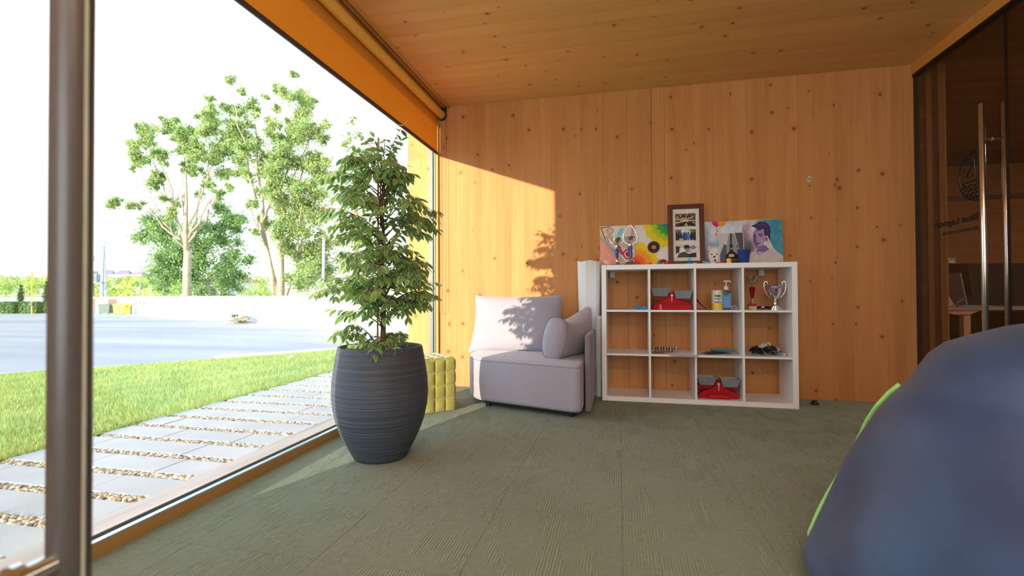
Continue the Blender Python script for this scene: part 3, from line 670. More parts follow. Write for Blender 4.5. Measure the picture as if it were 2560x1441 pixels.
leafA = leaf_mat('poplar_leaf', (140, 170, 104), (188, 206, 138), 0.5, scale=0.7)
leafB = leaf_mat('dense_leaf', (124, 162, 104), (168, 198, 128), 0.45, scale=0.8)
leafC = leaf_mat('shrub_leaf', (150, 180, 84), (196, 214, 120), 0.45, scale=1.2)
def conv(px0, depth, L): k = depth / 1225.0; return [((x - px0) * k, (742 - y) * k, r * k) for x, y, r in L]
# tall tree left
d1 = 50; k1 = d1 / 1225
cr1 = [(324, 357, 13), (316, 366, 10), (348, 313, 13), (352, 325, 11), (401, 301, 14), (405, 318, 12), (377, 333, 16), (365, 352, 14), (390, 362, 14), (445, 301, 8), (458, 320, 15), (466, 338, 17), (469, 361, 17), (360, 397, 15), (378, 408, 12),
       (385, 440, 14), (393, 462, 16), (421, 401, 15), (412, 388, 14), (473, 418, 15), (485, 385, 16), (500, 400, 15), (508, 370, 14), (522, 361, 18), (528, 335, 18), (512, 318, 13), (542, 401, 18), (540, 430, 17), (556, 380, 18), (566, 350, 17), (520, 300, 12), (548, 310, 13),
       (295, 518, 9), (310, 507, 11), (335, 508, 9), (350, 518, 9), (430, 505, 9), (418, 505, 10), (440, 542, 12), (480, 480, 9), (565, 490, 11), (575, 470, 10), (532, 470, 10), (330, 405, 9), (322, 420, 6), (590, 400, 14), (585, 430, 12), (500, 440, 10), (452, 380, 10), (440, 345, 11)]
tr1 = [[(0, -2.1, .42), (0.02, 1.2, .40), (.05, 2.8, .37), (0.08, 4.6, .36)], [(.05, 4.2, .34), (-.1, 6.5, .24), (.0, 9.5, .16), (-.2, 13.0, .08)]]
c1 = lambda x, y: ((x - 467) * k1, (742 - y) * k1)
L1 = []
for x0, y0_, x1, y1_, r in [(467, 620, 405, 385, .17), (467, 610, 352, 500, .13), (470, 600, 500, 470, .15), (470, 610, 560, 470, .14), (470, 590, 590, 460, .11), (472, 560, 520, 400, .12), (440, 545, 380, 400, .10), (460, 540, 455, 340, .1), (470, 600, 430, 420, .13), (400, 530, 345, 440, .07), (500, 500, 540, 360, .09), (465, 625, 430, 560, .1)]:
    L1.append((*c1(x0, y0_), *c1(x1, y1_), r))
tree('poplar_tree', 'tall tree with bare forked pale trunk and open crown, left of the two', (467 - 1280) * k1, d1, 0.88, tr1, L1, conv(467, d1, cr1), 1700, 0.21, leafA, seed=3)
# dense round tree behind it
cr2 = [(400, 565, 28), (378, 590, 20), (430, 600, 36), (500, 620, 38), (545, 600, 30), (560, 545, 24), (545, 680, 36), (430, 665, 36), (480, 690, 40), (588, 558, 14), (604, 556, 10), (565, 530, 16), (525, 570, 26), (405, 640, 24), (575, 640, 26), (395, 700, 24), (560, 710, 26)]
tree('bushy_tree', 'dense dark green tree directly behind the bare forked trunk', (470 - 1280) * 54 / 1225, 54, 0.88, [[(0, -2.1, .3), (0, 4, .2)]], [], conv(470, 54, cr2), 620, 0.27, leafB, seed=4)
# large multi-stemmed tree
d3 = 40; k3 = d3 / 1225
c3 = lambda x, y: ((x - 700) * k3, (742 - y) * k3)
cr3 = [(580, 200, 12), (600, 222, 9), (612, 252, 17), (596, 275, 15), (560, 268, 14), (545, 262, 10), (545, 300, 19), (570, 312, 20), (600, 320, 22), (555, 330, 17), (590, 345, 20), (626, 345, 18), (742, 190, 9), (735, 215, 12), (752, 235, 15), (765, 245, 12), (725, 250, 17), (745, 275, 20), (765, 262, 14), (716, 300, 15), (735, 320, 18), (770, 330, 26), (800, 340, 18), (822, 322, 11), (745, 345, 24), (690, 315, 14), (668, 330, 14), (655, 300, 8), (640, 370, 15), (690, 350, 15),
       (720, 390, 24), (745, 410, 24), (650, 385, 17), (642, 410, 18), (625, 395, 17), (700, 440, 26), (665, 430, 17), (780, 400, 24), (800, 430, 24), (760, 480, 30), (705, 500, 28), (720, 540, 28), (640, 545, 16), (656, 590, 10), (745, 580, 32), (790, 545, 30), (800, 490, 26), (770, 640, 32), (720, 620, 20), (800, 610, 28), (690, 470, 16), (620, 440, 16), (635, 480, 14), (660, 560, 12), (650, 520, 12), (780, 700, 30), (815, 680, 24), (740, 700, 16), (600, 370, 14), (683, 395, 10), (685, 210, 7), (668, 208, 6), (672, 250, 7), (690, 270, 8), (700, 235, 7)]
L3 = []
for x0, y0_, x1, y1_, r in [(700, 640, 700, 380, .22), (690, 742, 655, 560, .26), (655, 560, 620, 300, .16), (665, 640, 610, 480, .08), (705, 640, 752, 420, .16), (715, 742, 765, 560, .15), (745, 640, 800, 540, .1), (740, 660, 775, 520, .09), (700, 480, 740, 250, .10), (640, 500, 600, 260, .1), (700, 700, 710, 500, .2), (752, 420, 790, 330, .07), (655, 560, 690, 420, .09), (720, 470, 770, 300, .07), (730, 690, 790, 610, .1)]:
    L3.append((*c3(x0, y0_), *c3(x1, y1_), r))
tree('poplar_tree', 'big many-stemmed leafy tree to the right of the tall forked tree', (700 - 1280) * k3, d3, 0.88, [[(0, -2, .34), (0.05, 1, .31), (-.02, 4, .27)], [(-.2, -2, .3), (-.35, .2, .28), (-1.0, 3, .24), (-1.5, 6, .2)]], L3, conv(700, d3, cr3), 1700, 0.19, leafA, seed=5)
tree('poplar_tree', 'tree top showing beyond the potted fig, at the window corner', (890 - 1280) * 42 / 1225, 42, 0.88, [[(0, -2, .3), (0, 9, .12)]], [], conv(890, 42, [(890, 315, 9), (893, 335, 10), (885, 360, 14), (895, 400, 20), (880, 450, 24), (900, 500, 28), (880, 560, 28), (910, 600, 24), (880, 650, 28), (915, 690, 24)]), 420, 0.20, leafA, seed=8)
def shrub(name, label, lat, depth, zg, blobs, per, size, m, cat='shrub', group=None, seed=1, squash=1.0):
    x, y, z = place(lat, depth, zg); t = thing(name, label, cat, (x, y, z), RZ, group)
    st = MB().tube([(0, 0, -0.2), (0.03, 0, 0.5 * max(b[1] for b in blobs))], 0.05, 6); obj('stem', st, bark, t)
    r = random.Random(seed); leaf_cloud('foliage', [(s, r.uniform(-.4, .4) * rr, h, rr) for s, h, rr in blobs], per, size, m, t, seed, squash); return t
shrub('round_shrub', 'bright green bush to the right of the white house', (650 - 1280) * 45 / 1225, 45, 0.0, [(-.9, .6, 1.1), (0, 1.3, 1.3), (.6, .6, 1.3), (-1.4, 0.2, .8), (1.2, .2, 1.0), (0.2, 2.2, .7)], 420, 0.17, leafC, seed=11)
willow = leaf_mat('willow_leaf', (176, 200, 104), (212, 224, 140), 0.5, scale=1.0)
shrub('willow_shrub', 'pale yellow-green feathery bush left of the forked trunk', (415 - 1280) * 63 / 1225, 63, 0.0, [(-1.0, .8, 1.3), (0.2, 1.6, 1.5), (1.0, 1.0, 1.3), (-1.8, .3, 1.0), (0.6, 2.6, .9)], 320, 0.2, willow, seed=12)

# hill with scrub and far houses
hm, ht, hb = newmat('hillside'); g_ = N(ht, 'ShaderNodeNewGeometry'); n_ = N(ht, 'ShaderNodeTexNoise'); n_.inputs['Scale'].default_value = 0.05; n_.inputs['Detail'].default_value = 6
ht.links.new(g_.outputs['Position'], n_.inputs[0]); r_ = ramp(ht, [(0.35, srgb(138, 170, 96)), (0.5, srgb(176, 194, 130)), (0.65, srgb(206, 176, 140))]); ht.links.new(n_.outputs[0], r_.inputs[0]); ht.links.new(r_.outputs[0], hb.inputs['Base Color'])
P = []
for i in range(41):
    lat = -520 + 26 * i; row = []
    for dd in (50.5, 60, 75, 95, 130, 170, 210, 260, 330, 420):
        a = lat / 420 * dd
        hh = GL + 0.0 + max(0, dd - 60) ** 1.0 * 0.062 * (1 + 0.10 * math.sin(i * 0.7) + .05 * math.sin(i * 1.9)) * (1.0 if lat < 0 else max(0.25, 1 - lat / 400))
        if dd < 62: hh = GL - 0.4
        v = Rw * a + Fw * (dd if dd > 51 else 51); row.append((v.x, v.y + (10 if False else 0), min(hh, 11.0)))
    P.append(row)
obj('hill', MB().grid(P), hm, smooth=True)['kind'] = 'structure'
roofm = mat('slate_roof', srgb(128, 122, 136), 0.8); redroof = mat('red_roof', srgb(176, 116, 104), 0.8); hw = mat('house_wall', srgb(232, 226, 218), 0.8)
winm = mat('house_window', srgb(120, 140, 136), 0.3)
def house(label, lat, depth, z, w, d, h, rh, roof, wins, rot=0.0, group='houses on the hill'):
    x, y, z = place(lat, depth, z); t = thing('house', label, 'house', (x, y, z), RZ + rot, group)
    b = obj('walls', MB().box((-w / 2, -d / 2, -1.2), (w / 2, d / 2, h)), hw, t)
    e = 0.35; rx = w / 2 * 0.55
    m = MB().add([(-w / 2 - e, -d / 2 - e, h), (w / 2 + e, -d / 2 - e, h), (w / 2 + e, d / 2 + e, h), (-w / 2 - e, d / 2 + e, h), (-rx, 0, h + rh), (rx, 0, h + rh),
                  (-w / 2 - e, -d / 2 - e, h - .12), (w / 2 + e, -d / 2 - e, h - .12), (w / 2 + e, d / 2 + e, h - .12), (-w / 2 - e, d / 2 + e, h - .12)],
                 [(0, 1, 5, 4), (1, 2, 5), (2, 3, 4, 5), (3, 0, 4), (0, 6, 7, 1), (1, 7, 8, 2), (2, 8, 9, 3), (3, 9, 6, 0), (6, 9, 8, 7)])
    obj('roof', m, roof, t)
    for a, z0, ww_, hh in wins:
        f = obj('window', MB().box((a - ww_ / 2 - .05, -d / 2 - 0.05, z0 - .05), (a + ww_ / 2 + .05, -d / 2, z0 + hh + .05)), white_paint, b)
        f2 = obj('window_pane', MB().box((a - ww_ / 2, -d / 2 - 0.07, z0), (a + ww_ / 2, -d / 2 - .04, z0 + hh)), winm, t)
    return t
kk = 250 / 1225
house('leftmost grey-roofed house on the hill, beside the pylon', (274 - 1280) * kk, 250, 10.6, 4.4, 4.5, 1.6, 2.2, roofm, [(-1, .3, .8, .9)], .3)
house('middle grey-roofed white house on the hill', (311 - 1280) * kk, 250, 10.4, 6.6, 5, 1.7, 2.2, roofm, [(-2, .3, .9, .9), (1, .3, .9, .9)], .2)
house('rightmost grey-roofed house on the hill, long and low', (350 - 1280) * kk, 250, 10.3, 6.8, 5, 1.5, 1.7, roofm, [(-2, .2, .9, .9), (2, .2, .9, .9)], -.1)
house('white house with red roof and two small windows behind the boundary wall', (567 - 1280) * 60 / 1225, 60, 0.0, 4.4, 5.0, 2.75, 0.75, redroof, [(0.2, 1.0, .45, .75), (1.5, 1.0, .45, .75)], -0.12, None)
x, y, z = place((590 - 1280) * 300 / 1225, 300, 6)
t = thing('church_spire', 'thin red church spire far behind the red-roofed house', 'spire', (x, y, z))
obj('tower', MB().box((-2.2, -2.2, -4), (2.2, 2.2, 5.0)), redroof, t); obj('spire', MB().lathe([(2.9, 5.0), (1.0, 7.2), (0.5, 9), (0.05, 13)], 6), redroof, t)
# scrub on the hill
scrubs = [leaf_mat('scrub_green', (120, 156, 80), (170, 190, 100), .35, scale=.3), leaf_mat('scrub_yellow', (180, 196, 92), (214, 212, 120), .35, scale=.3)]
hx = []
r = random.Random(21)
for i in range(150):
    px = r.uniform(-60, 470); dd = r.uniform(80, 215) if px > 190 else r.uniform(125, 215)
    z = (dd - 60) * 0.062 + GL + .2
    v = Rw * ((px - 1280) * dd / 1225) + Fw * dd; hx.append((v.x, v.y, z, r.uniform(1.3, 2.6), i % 2))
for j, nm in enumerate(('green', 'yellow')):
    o = leaf_cloud('scrub', [(a, b, c, d_) for a, b, c, d_, e_ in hx if e_ == j], 34, 0.75, scrubs[j], None, 30 + j, 0.75)
    o['label'] = ['green', 'yellow-green'][j] + ' scrub covering the hillside beyond the wall'; o['category'] = 'scrub'
# pollarded trees in the field, cypresses, hedges, pipe
pl = leaf_mat('pale_tree_leaf', (164, 194, 120), (200, 216, 140), .45, scale=.5)
for px, lab in ((14, 'pale round tree at the left picture edge beyond the hedges'), (74, 'pale round tree behind the yellow pipe')):
    shrub('round_tree', lab, (px - 1280) * 90 / 1225, 90, 0.6, [(0, 2.3, 1.7), (-.7, 1.6, 1.2), (.7, 1.6, 1.2), (0, 3.2, 1.0)], 130, 0.35, pl, 'tree', 'round trees in the field', seed=px)
cyp_m = leaf_mat('cypress_leaf', (52, 84, 66), (84, 116, 84), .2, scale=2)
for px, hgt, lab in ((51, 3.35, 'slim dark cypress between the first two hedges'), (115, 3.85, 'slim dark cypress between the second and third hedges')):
    x, y, z = place((px - 1280) * 61.4 / 1225, 61.4, GL); t = thing('cypress', lab, 'tree', (x, y, z), RZ, 'cypresses by the wall')
    obj('stem', MB().tube([(0, 0, 0), (0.15, 0, hgt * .8)], .05, 6), bark, t)
    leaf_cloud('foliage', [(0.12 * q / 8, 0, 0.25 + hgt * q / 8.6, 0.36 * (1 - (q / 9.5) ** 2) + .08) for q in range(9)], 4200, 0.11, cyp_m, t, px)
hed_m = leaf_mat('hedge_leaf', (88, 138, 84), (128, 172, 104), .25, scale=2)
for i, (a, b) in enumerate(((5, 44), (57, 101), (119, 152))):
    kx = 60 / 1225; w = (b - a) * kx; x, y, z = place(((a + b) / 2 - 1280) * kx, 60, GL)
    t = thing('clipped_hedge', ['box-shaped clipped hedge nearest the left picture edge', 'clipped hedge behind the yellow pipe', 'clipped hedge partly behind the near steel pull handle'][i], 'hedge', (x, y, z), RZ, 'clipped hedges by the wall')
    obj('stem', MB().box((-w * .3, -.2, 0), (w * .3, .2, .4)), bark, t)
    r_ = np.random.default_rng(i); n = 2600
    c = r_.uniform(-1, 1, (n, 3)); ax_ = r_.integers(0, 3, n); c[np.arange(n), ax_] = np.sign(c[np.arange(n), ax_]); c = c * np.array([w / 2, .5, .66]) * (1 - .12 * (np.abs(c).prod(1)[:, None])) + np.array([0, 0, .74]) + r_.normal(0, .035, (n, 3))
    a_ = r_.normal(size=(n, 3)); a_ /= np.linalg.norm(a_, axis=1)[:, None]; b_ = np.cross(a_, r_.normal(size=(n, 3))); b_ /= np.linalg.norm(b_, axis=1)[:, None]
    V = np.stack([c - a_ * .09, c + b_ * .06, c + a_ * .09, c - b_ * .06], 1).reshape(-1, 3); me = fastmesh('foliage', V, np.arange(len(V)).reshape(-1, 4)); me.materials.append(hed_m); tag(obj('foliage', me, None, t), kind='stuff')
    obj('core', MB().box((-w / 2 + .06, -.42, .1), (w / 2 - .06, .42, 1.32)), mat('hedge_core', srgb(70, 110, 66), .9), t)
x, y, z = place((80 - 1280) * 57 / 1225, 57, GL); t = thing('yellow_pipe', 'tall thin yellow pipe with black box in front of the hedge', 'pipe', (x, y, z), RZ)
yp = mat('yellow_paint', srgb(236, 190, 60), .6); obj('pipe', MB().lathe([(.07, 0), (.07, 4.9), (.0, 4.95)], 10, cap=False), yp, t); obj('valve_box', MB().rbox((-.24, -.15, .98), (.24, .12, 1.36), .04), black, t)
obj('hose', MB().tube([(-.2, -.1, 1.1), (-.3, -.12, .8), (-.26, -.12, .4), (-.32, -.1, .0)], .02, 6), mat('blue_hose', srgb(120, 160, 190), .6), t)

# bins, boards, pylon
def bin_(label, lat, depth, m, emblem=None):
    x, y, z = place(lat, depth, GL); t = thing('wheeled_bin', label, 'bin', (x, y, z), RZ, 'wheeled bins by the wall')
    P_ = [(-.56, .14), (.56, .14), (.64, 1.0), (-.64, 1.0)]
    obj('body', MB().prism(P_, -.45, .45, 'y'), m, t)
    obj('lid', MB().prism([(-.70, 1.0), (.70, 1.0), (.66, 1.12), (.3, 1.2), (-.5, 1.2), (-.72, 1.08)], -.5, .5, 'y'), m, t)
    for a in (-.45, .45): obj('wheel', MB().lathe([(.0, -.03), (.1, -.03), (.1, .03), (0, .03)], 12, (a, -.4, .1), 'y', cap=False), black, t)
    for a in (-.70, .70): obj('lug', MB().lathe([(.04, -.06), (.04, .06)], 8, (a, -.1, .9), 'x'), black, t)
    if emblem: obj('emblem', MB().prism([(-.1, .78), (.0, .68), (.1, .78), (.14, .86), (0.04, .84), (0, .9), (-.04, .84), (-.14, .86)], -.49, -.46, 'y'), black, t)
    return t
kb_ = 56 / 1225
bin_('dark green wheeled bin with lid against the wall', (268 - 1280) * kb_, 56, mat('bin_green', srgb(78, 98, 92), .6))
bin_('yellow wheeled bin with black emblem, right of the green one', (305 - 1280) * 55 / 1225, 55, mat('bin_yellow', srgb(240, 200, 70), .6), True)
x, y, z = place((285.5 - 1280) * 57.6 / 1225, 57.4, GL)
t = thing('red_board', 'red board standing behind the green and yellow bins', 'board', (x, y, z), RZ + 0.05)
obj('panel', MB().box((-.5, 0, 0.05), (.5, .04, 1.72)), mat('faded_red', srgb(214, 96, 84), .7), t); obj('edge_post', MB().box((-.56, -.01, 0), (-.5, .05, 1.78)), hw, t); obj('edge_post', MB().box((.5, -.01, 0), (.56, .05, 1.78)), hw, t)
bm_ = mat('brown_fence', srgb(150, 120, 116), .8)
x, y, z = place((229 - 1280) * 58 / 1225, 57.6, GL); t = thing('panel_screen', 'brown slatted screen at the corner left of the bins', 'screen', (x, y, z), RZ + .2)
for q, (a, b) in enumerate(((-.75, -.52), (-.48, -.2), (-.16, .12), (.16, .4), (.46, .62))): obj('slat', MB().box((a, 0.02 * q, 0.02), (b, .06 + .02 * q, 1.78)), bm_, t)
x, y, z = place((325 - 1280) * 55.5 / 1225, 55.8, GL); t = thing('leaning_plank', 'short brown plank leaning behind the yellow bin', 'plank', (x - .1, y, z), RZ)
obj('plank', MB().box((-.06, 0, 0), (.06, .05, 1.1)), bm_, t)
conc = mat('concrete_pole', srgb(176, 186, 198), .8)
x, y, z = place((257 - 1280) * 70 / 1225, 70, 0.3)
t = thing('utility_pylon', 'concrete utility pylon with cross arms and blue transformer box', 'pylon', (x, y, z), RZ)
obj('mast', MB().tube([(-.15, 0, 0), (-.05, 0, 4), (.08, 0, 7.6)], [.24, .19, .13], 8), conc, t); obj('mast', MB().tube([(.32, .2, 0), (.25, .15, 4), (.1, .1, 7.8)], [.17, .13, .09], 8), conc, t)
sm = mat('galvanised', srgb(130, 140, 150), .5)
obj('cross_arm', MB().box((-.9, -.05, 8.0), (.7, .05, 8.1)), sm, t); obj('cross_arm', MB().box((-.4, -.05, 8.3), (.5, .05, 8.38)), sm, t); obj('cap', MB().tube([(.08, 0, 7.5), (.1, 0, 8.7)], .05, 6), sm, t)
for q in (-.8, -.3, .3, .6): obj('insulator', MB().lathe([(.03, 8.1), (.08, 8.16), (.04, 8.22), (.07, 8.28), (.02, 8.34)], 8, (q, 0, 0)), sm, t)
obj('cage', MB().tube([(-1.35, 0, 5.7), (-.3, 0, 5.8), (-.3, 0, 6.25), (-1.3, 0, 6.3)], .05, 6, True), sm, t); obj('cross_arm', MB().box((-.2, -.04, 5.9), (1.1, .04, 5.98)), sm, t)
obj('cross_arm', MB().tube([(.3, 0, 1.5), (.55, 0, 3.2), (.75, 0, 5.3)], .03, 6), sm, t)
tb = obj('transformer', MB().rbox((-1.6, -.45, 2.6), (-.5, .45, 3.8), .05), mat('blue_grey_metal', srgb(136, 158, 176), .5, .3), t)
for q in range(7): obj('fin', MB().box((-1.56 + .16 * q, -.5, 2.7), (-1.52 + .16 * q, -.44, 3.7)), sm, tb)
obj('platform', MB().box((-1.8, -.4, 2.45), (.1, .4, 2.6)), sm, t); obj('brace', MB().tube([(-1.3, 0, 2.4), (-.1, 0, .9)], .04, 6), sm, t)
for q in (-1.3, -1.0, -.75): obj('insulator', MB().lathe([(.06, 3.8), (.1, 3.9), (.05, 4.0), (.08, 4.1), (.03, 4.25)], 8, (q, 0, 0)), mat('brown_ceramic', srgb(96, 70, 62), .4), t)
obj('support_post', MB().tube([(-1.72, 0, 0), (-1.62, 0, 3.1)], .14, 8), hw, t)
def pole(label, lat, depth, pts, r, m):
    x, y, z = place(lat, depth, 0.0); t = thing('utility_pole', label, 'pole', (x, y, z), RZ); obj('shaft', MB().tube(pts, r, 8), m, t)
    obj('cap', MB().lathe([(max(r) * 1.1, -.05), (max(r) * 1.1, .05)], 8, pts[-1]), sm, t); return t
pole('thin grey pole on the slope, left of the forked tree', (350 - 1280) * 80 / 1225, 80, [(0, 0, -1), (.1, 0, 3), (0.15, 0, 5.6)], [.1, .08, .06], sm)
pole('thin leaning white pole on the slope', (376 - 1280) * 75 / 1225, 75, [(-.1, 0, -1), (.15, 0, 3), (.3, 0, 5.2)], [.12, .1, .07], hw)
pole('square pale concrete pole behind the fig leaves', (808 - 1280) * 37 / 1225, 37, [(0, 0, -1.5), (0, 0, 2), (.05, 0, 5.3)], [.12, .11, .10], conc)

# bicycle hoops, heap of timber
hs = mat('hoop_steel', (0.5, 0.52, 0.55, 1), .35, .9)
for i in range(4):
    x, y, z = place((877 + 42.3 * i - 1280) * 25 / 1225, 25, GL)
    t = obj('bicycle_hoop', MB().tube([(.36 * math.cos(a), 0, .40 + .36 * math.sin(a)) for a in [2 * math.pi * q / 36 for q in range(36)]], .024, 8, True).lathe([(.06, 0), (.06, .03), (.03, .05)], 12), hs, loc=(x, y, z), smooth='auto'); t.rotation_euler = (0, 0, RZ + .1)
    tag(t, ['leftmost', 'second', 'third', 'rightmost'][i] + ' round steel bicycle hoop in the row outside, seen behind the fig', 'bike rack', 'bicycle hoops')
x, y, z = place((601 - 1280) * 36 / 1225, 36.0, GL); t = thing('timber_heap', 'heap of grey weathered timber at the foot of the white wall', 'timber', (x, y, z), RZ - .4)
gw = [wood('grey_timber', 'x', 'z', (150, 144, 130), (104, 98, 88), knots=False), mat('dark_timber', srgb(96, 96, 92), .9)]
r = random.Random(5)
for q in range(22):
    L_ = r.uniform(.7, 1.7); o = obj('plank', MB().box((-L_ / 2, -.06, -.025), (L_ / 2, .06, .035)), gw[q % 2], t, loc=(r.uniform(-.35, .35), r.uniform(-.35, .35), .06 + .021 * q)); o.rotation_euler = (r.uniform(-.05, .05), r.uniform(-.06, .06), r.uniform(-.25, .25))
for q in (-.75, -.6, -.35, .3, .45): obj('block', MB().box((q - .05, -.1, .42), (q + .05, .1, .56 + .1 * (q < 0))), gw[1], t)
# paper scrap on the lawn
p = lawn_pt(4.1, 0.30); o = obj('paper_scrap', MB().add([(-.05, -.03, 0), (.05, -.04, .01), (.06, .03, .025), (-.04, .04, .015), (0, 0, .03)], [(0, 1, 4), (1, 2, 4), (2, 3, 4), (3, 0, 4)]), white_paint, loc=(p[0], p[1], p[2] + .03)); tag(o, 'scrap of white litter lying on the lawn', 'litter')
# ================================================================== SHELF UNIT
TH = -0.0208; SX, SY = -0.1453, 4.1365
def SHp(a, b, z): return (SX + a * math.cos(TH) - b * math.sin(TH), SY + a * math.sin(TH) + b * math.cos(TH), z)
shm = mat('white_laminate', srgb(242, 244, 248), 0.35, noise=0.01)
sh = thing('cube_shelf', 'white open cube shelf, four cells wide and three high, against the wooden wall', 'shelf', (SX, SY, 0), TH)
Wd, Hs, Dp = 1.47, 1.12, 0.372
obj('side_panel', MB().rbox((0, 0, 0), (.039, Dp, Hs), .0012), shm, sh); obj('side_panel', MB().rbox((Wd - .039, 0, 0), (Wd, Dp, Hs), .0012), shm, sh)
obj('top_panel', MB().rbox((.0395, 0, Hs - .039), (Wd - .0395, Dp, Hs), .0012), shm, sh); obj('bottom_panel', MB().rbox((.0395, 0, 0), (Wd - .0395, Dp, .039), .0012), shm, sh)
XD = [.039]; 
for q in range(3):
    x0 = .039 + (q + 1) * .336 + q * .016; obj('divider', MB().rbox((x0, .002, .0395), (x0 + .016, Dp, Hs - .0395), .0008), shm, sh); XD += [x0, x0 + .016]
XD.append(Wd - .039)
ZS = [.374, .733]
for z in ZS:
    for q in range(4): obj('shelf_board', MB().rbox((XD[2 * q] + .0005, .002, z), (XD[2 * q + 1] - .0005, Dp, z + .016), .0008), shm, sh)
Z0, Z1, Z2, ZT = .0391, .3901, .7491, 1.1201
for a in (.055, 1.275): obj('wall_bracket', MB().rbox((a, Dp - .05, 1.025), (a + .045, Dp - .001, 1.08), .004).box((a + .008, Dp - .055, 1.04), (a + .03, Dp - .05, 1.06)), mat('grey_bracket', srgb(196, 198, 190), .5), sh)

# ------------------------------------------------------------------ painting tool: colours on a fine grid
pmat = paint_mat()
def vnoise(U, V, s, seed):
    r = np.random.default_rng(seed); n = int(s) + 3; G = r.random((n, n)); x, y = U * s, V * s; i, j = np.floor(x).astype(int), np.floor(y).astype(int)
    fx, fy = x - i, y - j; fx = fx * fx * (3 - 2 * fx); fy = fy * fy * (3 - 2 * fy); i = np.clip(i, 0, n - 2); j = np.clip(j, 0, n - 2)
    return (G[i, j] * (1 - fx) + G[i + 1, j] * fx) * (1 - fy) + (G[i, j + 1] * (1 - fx) + G[i + 1, j + 1] * fx) * fy
class Art:
    def __init__(s, w, h, n, bg):
        s.w, s.h = w, h; s.nx = n; s.ny = max(4, int(n * h / w)); s.U, s.V = np.meshgrid((np.arange(s.nx) + .5) / s.nx, (np.arange(s.ny) + .5) / s.ny)
        s.C = np.zeros((s.ny, s.nx, 3)); s.C[:] = np.array(bg) / 255.
    def put(s, mask, col, a=1.0):
        m = np.clip(mask.astype(float) * a, 0, 1)[..., None]; s.C = s.C * (1 - m) + np.array(col) / 255. * m; return s
    def ell(s, x, y, rx, ry, col, a=1, soft=0.0, rot=0.0):
        dx, dy = (s.U - x), (s.V - y); c, n = math.cos(rot), math.sin(rot); X, Y = dx * c + dy * n, -dx * n + dy * c
        d = np.sqrt((X / rx) ** 2 + (Y / ry) ** 2); return s.put(np.clip((1 - d) / max(soft, .03), 0, 1), col, a)
    def ring(s, x, y, rx, ry, t, col, a=1):
        d = np.sqrt(((s.U - x) / rx) ** 2 + ((s.V - y) / ry) ** 2); return s.put(np.abs(d - 1) < t, col, a)
    def poly(s, pts, col, a=1):
        m = np.zeros_like(s.U, bool); n = len(pts)
        for i in range(n):
            (x0, y0), (x1, y1) = pts[i], pts[(i + 1) % n]
            if y0 == y1: continue
            c = ((s.V >= min(y0, y1)) & (s.V < max(y0, y1))) & (s.U < x0 + (s.V - y0) * (x1 - x0) / (y1 - y0)); m ^= c
        return s.put(m, col, a)
    def line(s, pts, w, col, a=1):
        for (x0, y0), (x1, y1) in zip(pts[:-1], pts[1:]):
            dx, dy = (x1 - x0) * s.w, (y1 - y0) * s.h; L = math.hypot(dx, dy) + 1e-9
            px, py = (s.U - x0) * s.w, (s.V - y0) * s.h; t = np.clip((px * dx + py * dy) / L / L, 0, 1)
            s.put(np.hypot(px - t * dx, py - t * dy) < w * s.w / 2, col, a)
        return s
    def noise(s, sc, amp, seed, sx=1, sy=1):
        n = vnoise(s.U * sx, s.V * sy, sc, seed) - .5; s.C = np.clip(s.C + n[..., None] * amp, 0, 1); return s
    def build(s, name, parent, loc, front=True, m=None):
        """flat print in the local xz plane facing -y, lower left corner at loc"""
        gx, gz = np.meshgrid(np.linspace(0, s.w, s.nx + 1), np.linspace(0, s.h, s.ny + 1)); V = np.stack([gx, gx * 0, gz], -1).reshape(-1, 3)
        i, j = np.meshgrid(np.arange(s.nx), np.arange(s.ny)); k = (j * (s.nx + 1) + i).ravel(); F = np.stack([k, k + 1, k + s.nx + 2, k + s.nx + 1], 1)
        me = fastmesh(name, V, F); ca = me.color_attributes.new('Col', 'FLOAT_COLOR', 'CORNER')
        c = np.where(s.C <= .04045, s.C / 12.92, ((s.C + .055) / 1.055) ** 2.4).reshape(-1, 3); c = np.concatenate([c, np.ones((len(c), 1))], 1)
        ca.data.foreach_set('color', np.repeat(c, 4, 0).astype('f').ravel()); me.materials.append(m or pmat)
        return obj(name, me, None, parent, loc=loc)
canvas_side = mat('canvas_edge', srgb(214, 206, 192), .8)
def canvas(label, a, b, w, h, art, tilt=0.10, t=0.018, edge=None, group=None, cat='painting', name='canvas_painting', rz=0.0):
    x, y, z = SHp(a, b, ZT + .001); o = thing(name, label, cat, (x, y, z), TH + rz, group); o.rotation_euler = (-tilt, 0, TH + rz)
    obj('stretcher', MB().rbox((0, .0006, 0), (w, t, h), .001), edge or canvas_side, o); art.build('picture', o, (0.0006, 0, .0006)); return o
# 1 abstract
A = Art(.304, .372, 130, (216, 214, 210)).noise(6, .05, 1)
A.poly([(0, .76), (0, 0), (.78, 0)], (236, 160, 140)).noise(9, .05, 2)
A.poly([(0, .84), (0, .72), (.74, -.02), (.86, 0)], (170, 170, 172)).poly([(0, 1), (0, .8), (.10, .68), (.04, .95)], (236, 206, 60))
A.poly([(.03, .97), (.22, .98), (.10, .72)], (232, 190, 196)).line([(.28, .985), (.03, .965), (.12, .74), (.16, .70)], .022, (60, 26, 40))
for (x, y) in ((.29, .885), (.27, .70)):
    for q in (1, .72, .42): A.ring(x, y, .10 * q, .085 * q, .10 / q, (176, 132, 92), .8)
A.line([(.47, .60), (.54, .76), (.62, .90)], .11, (134, 204, 214)).line([(.52, .50), (.60, .36), (.64, .32)], .10, (214, 60, 70)).line([(.5, .5), (.55, .52), (.67, .33)], .012, (50, 20, 30))
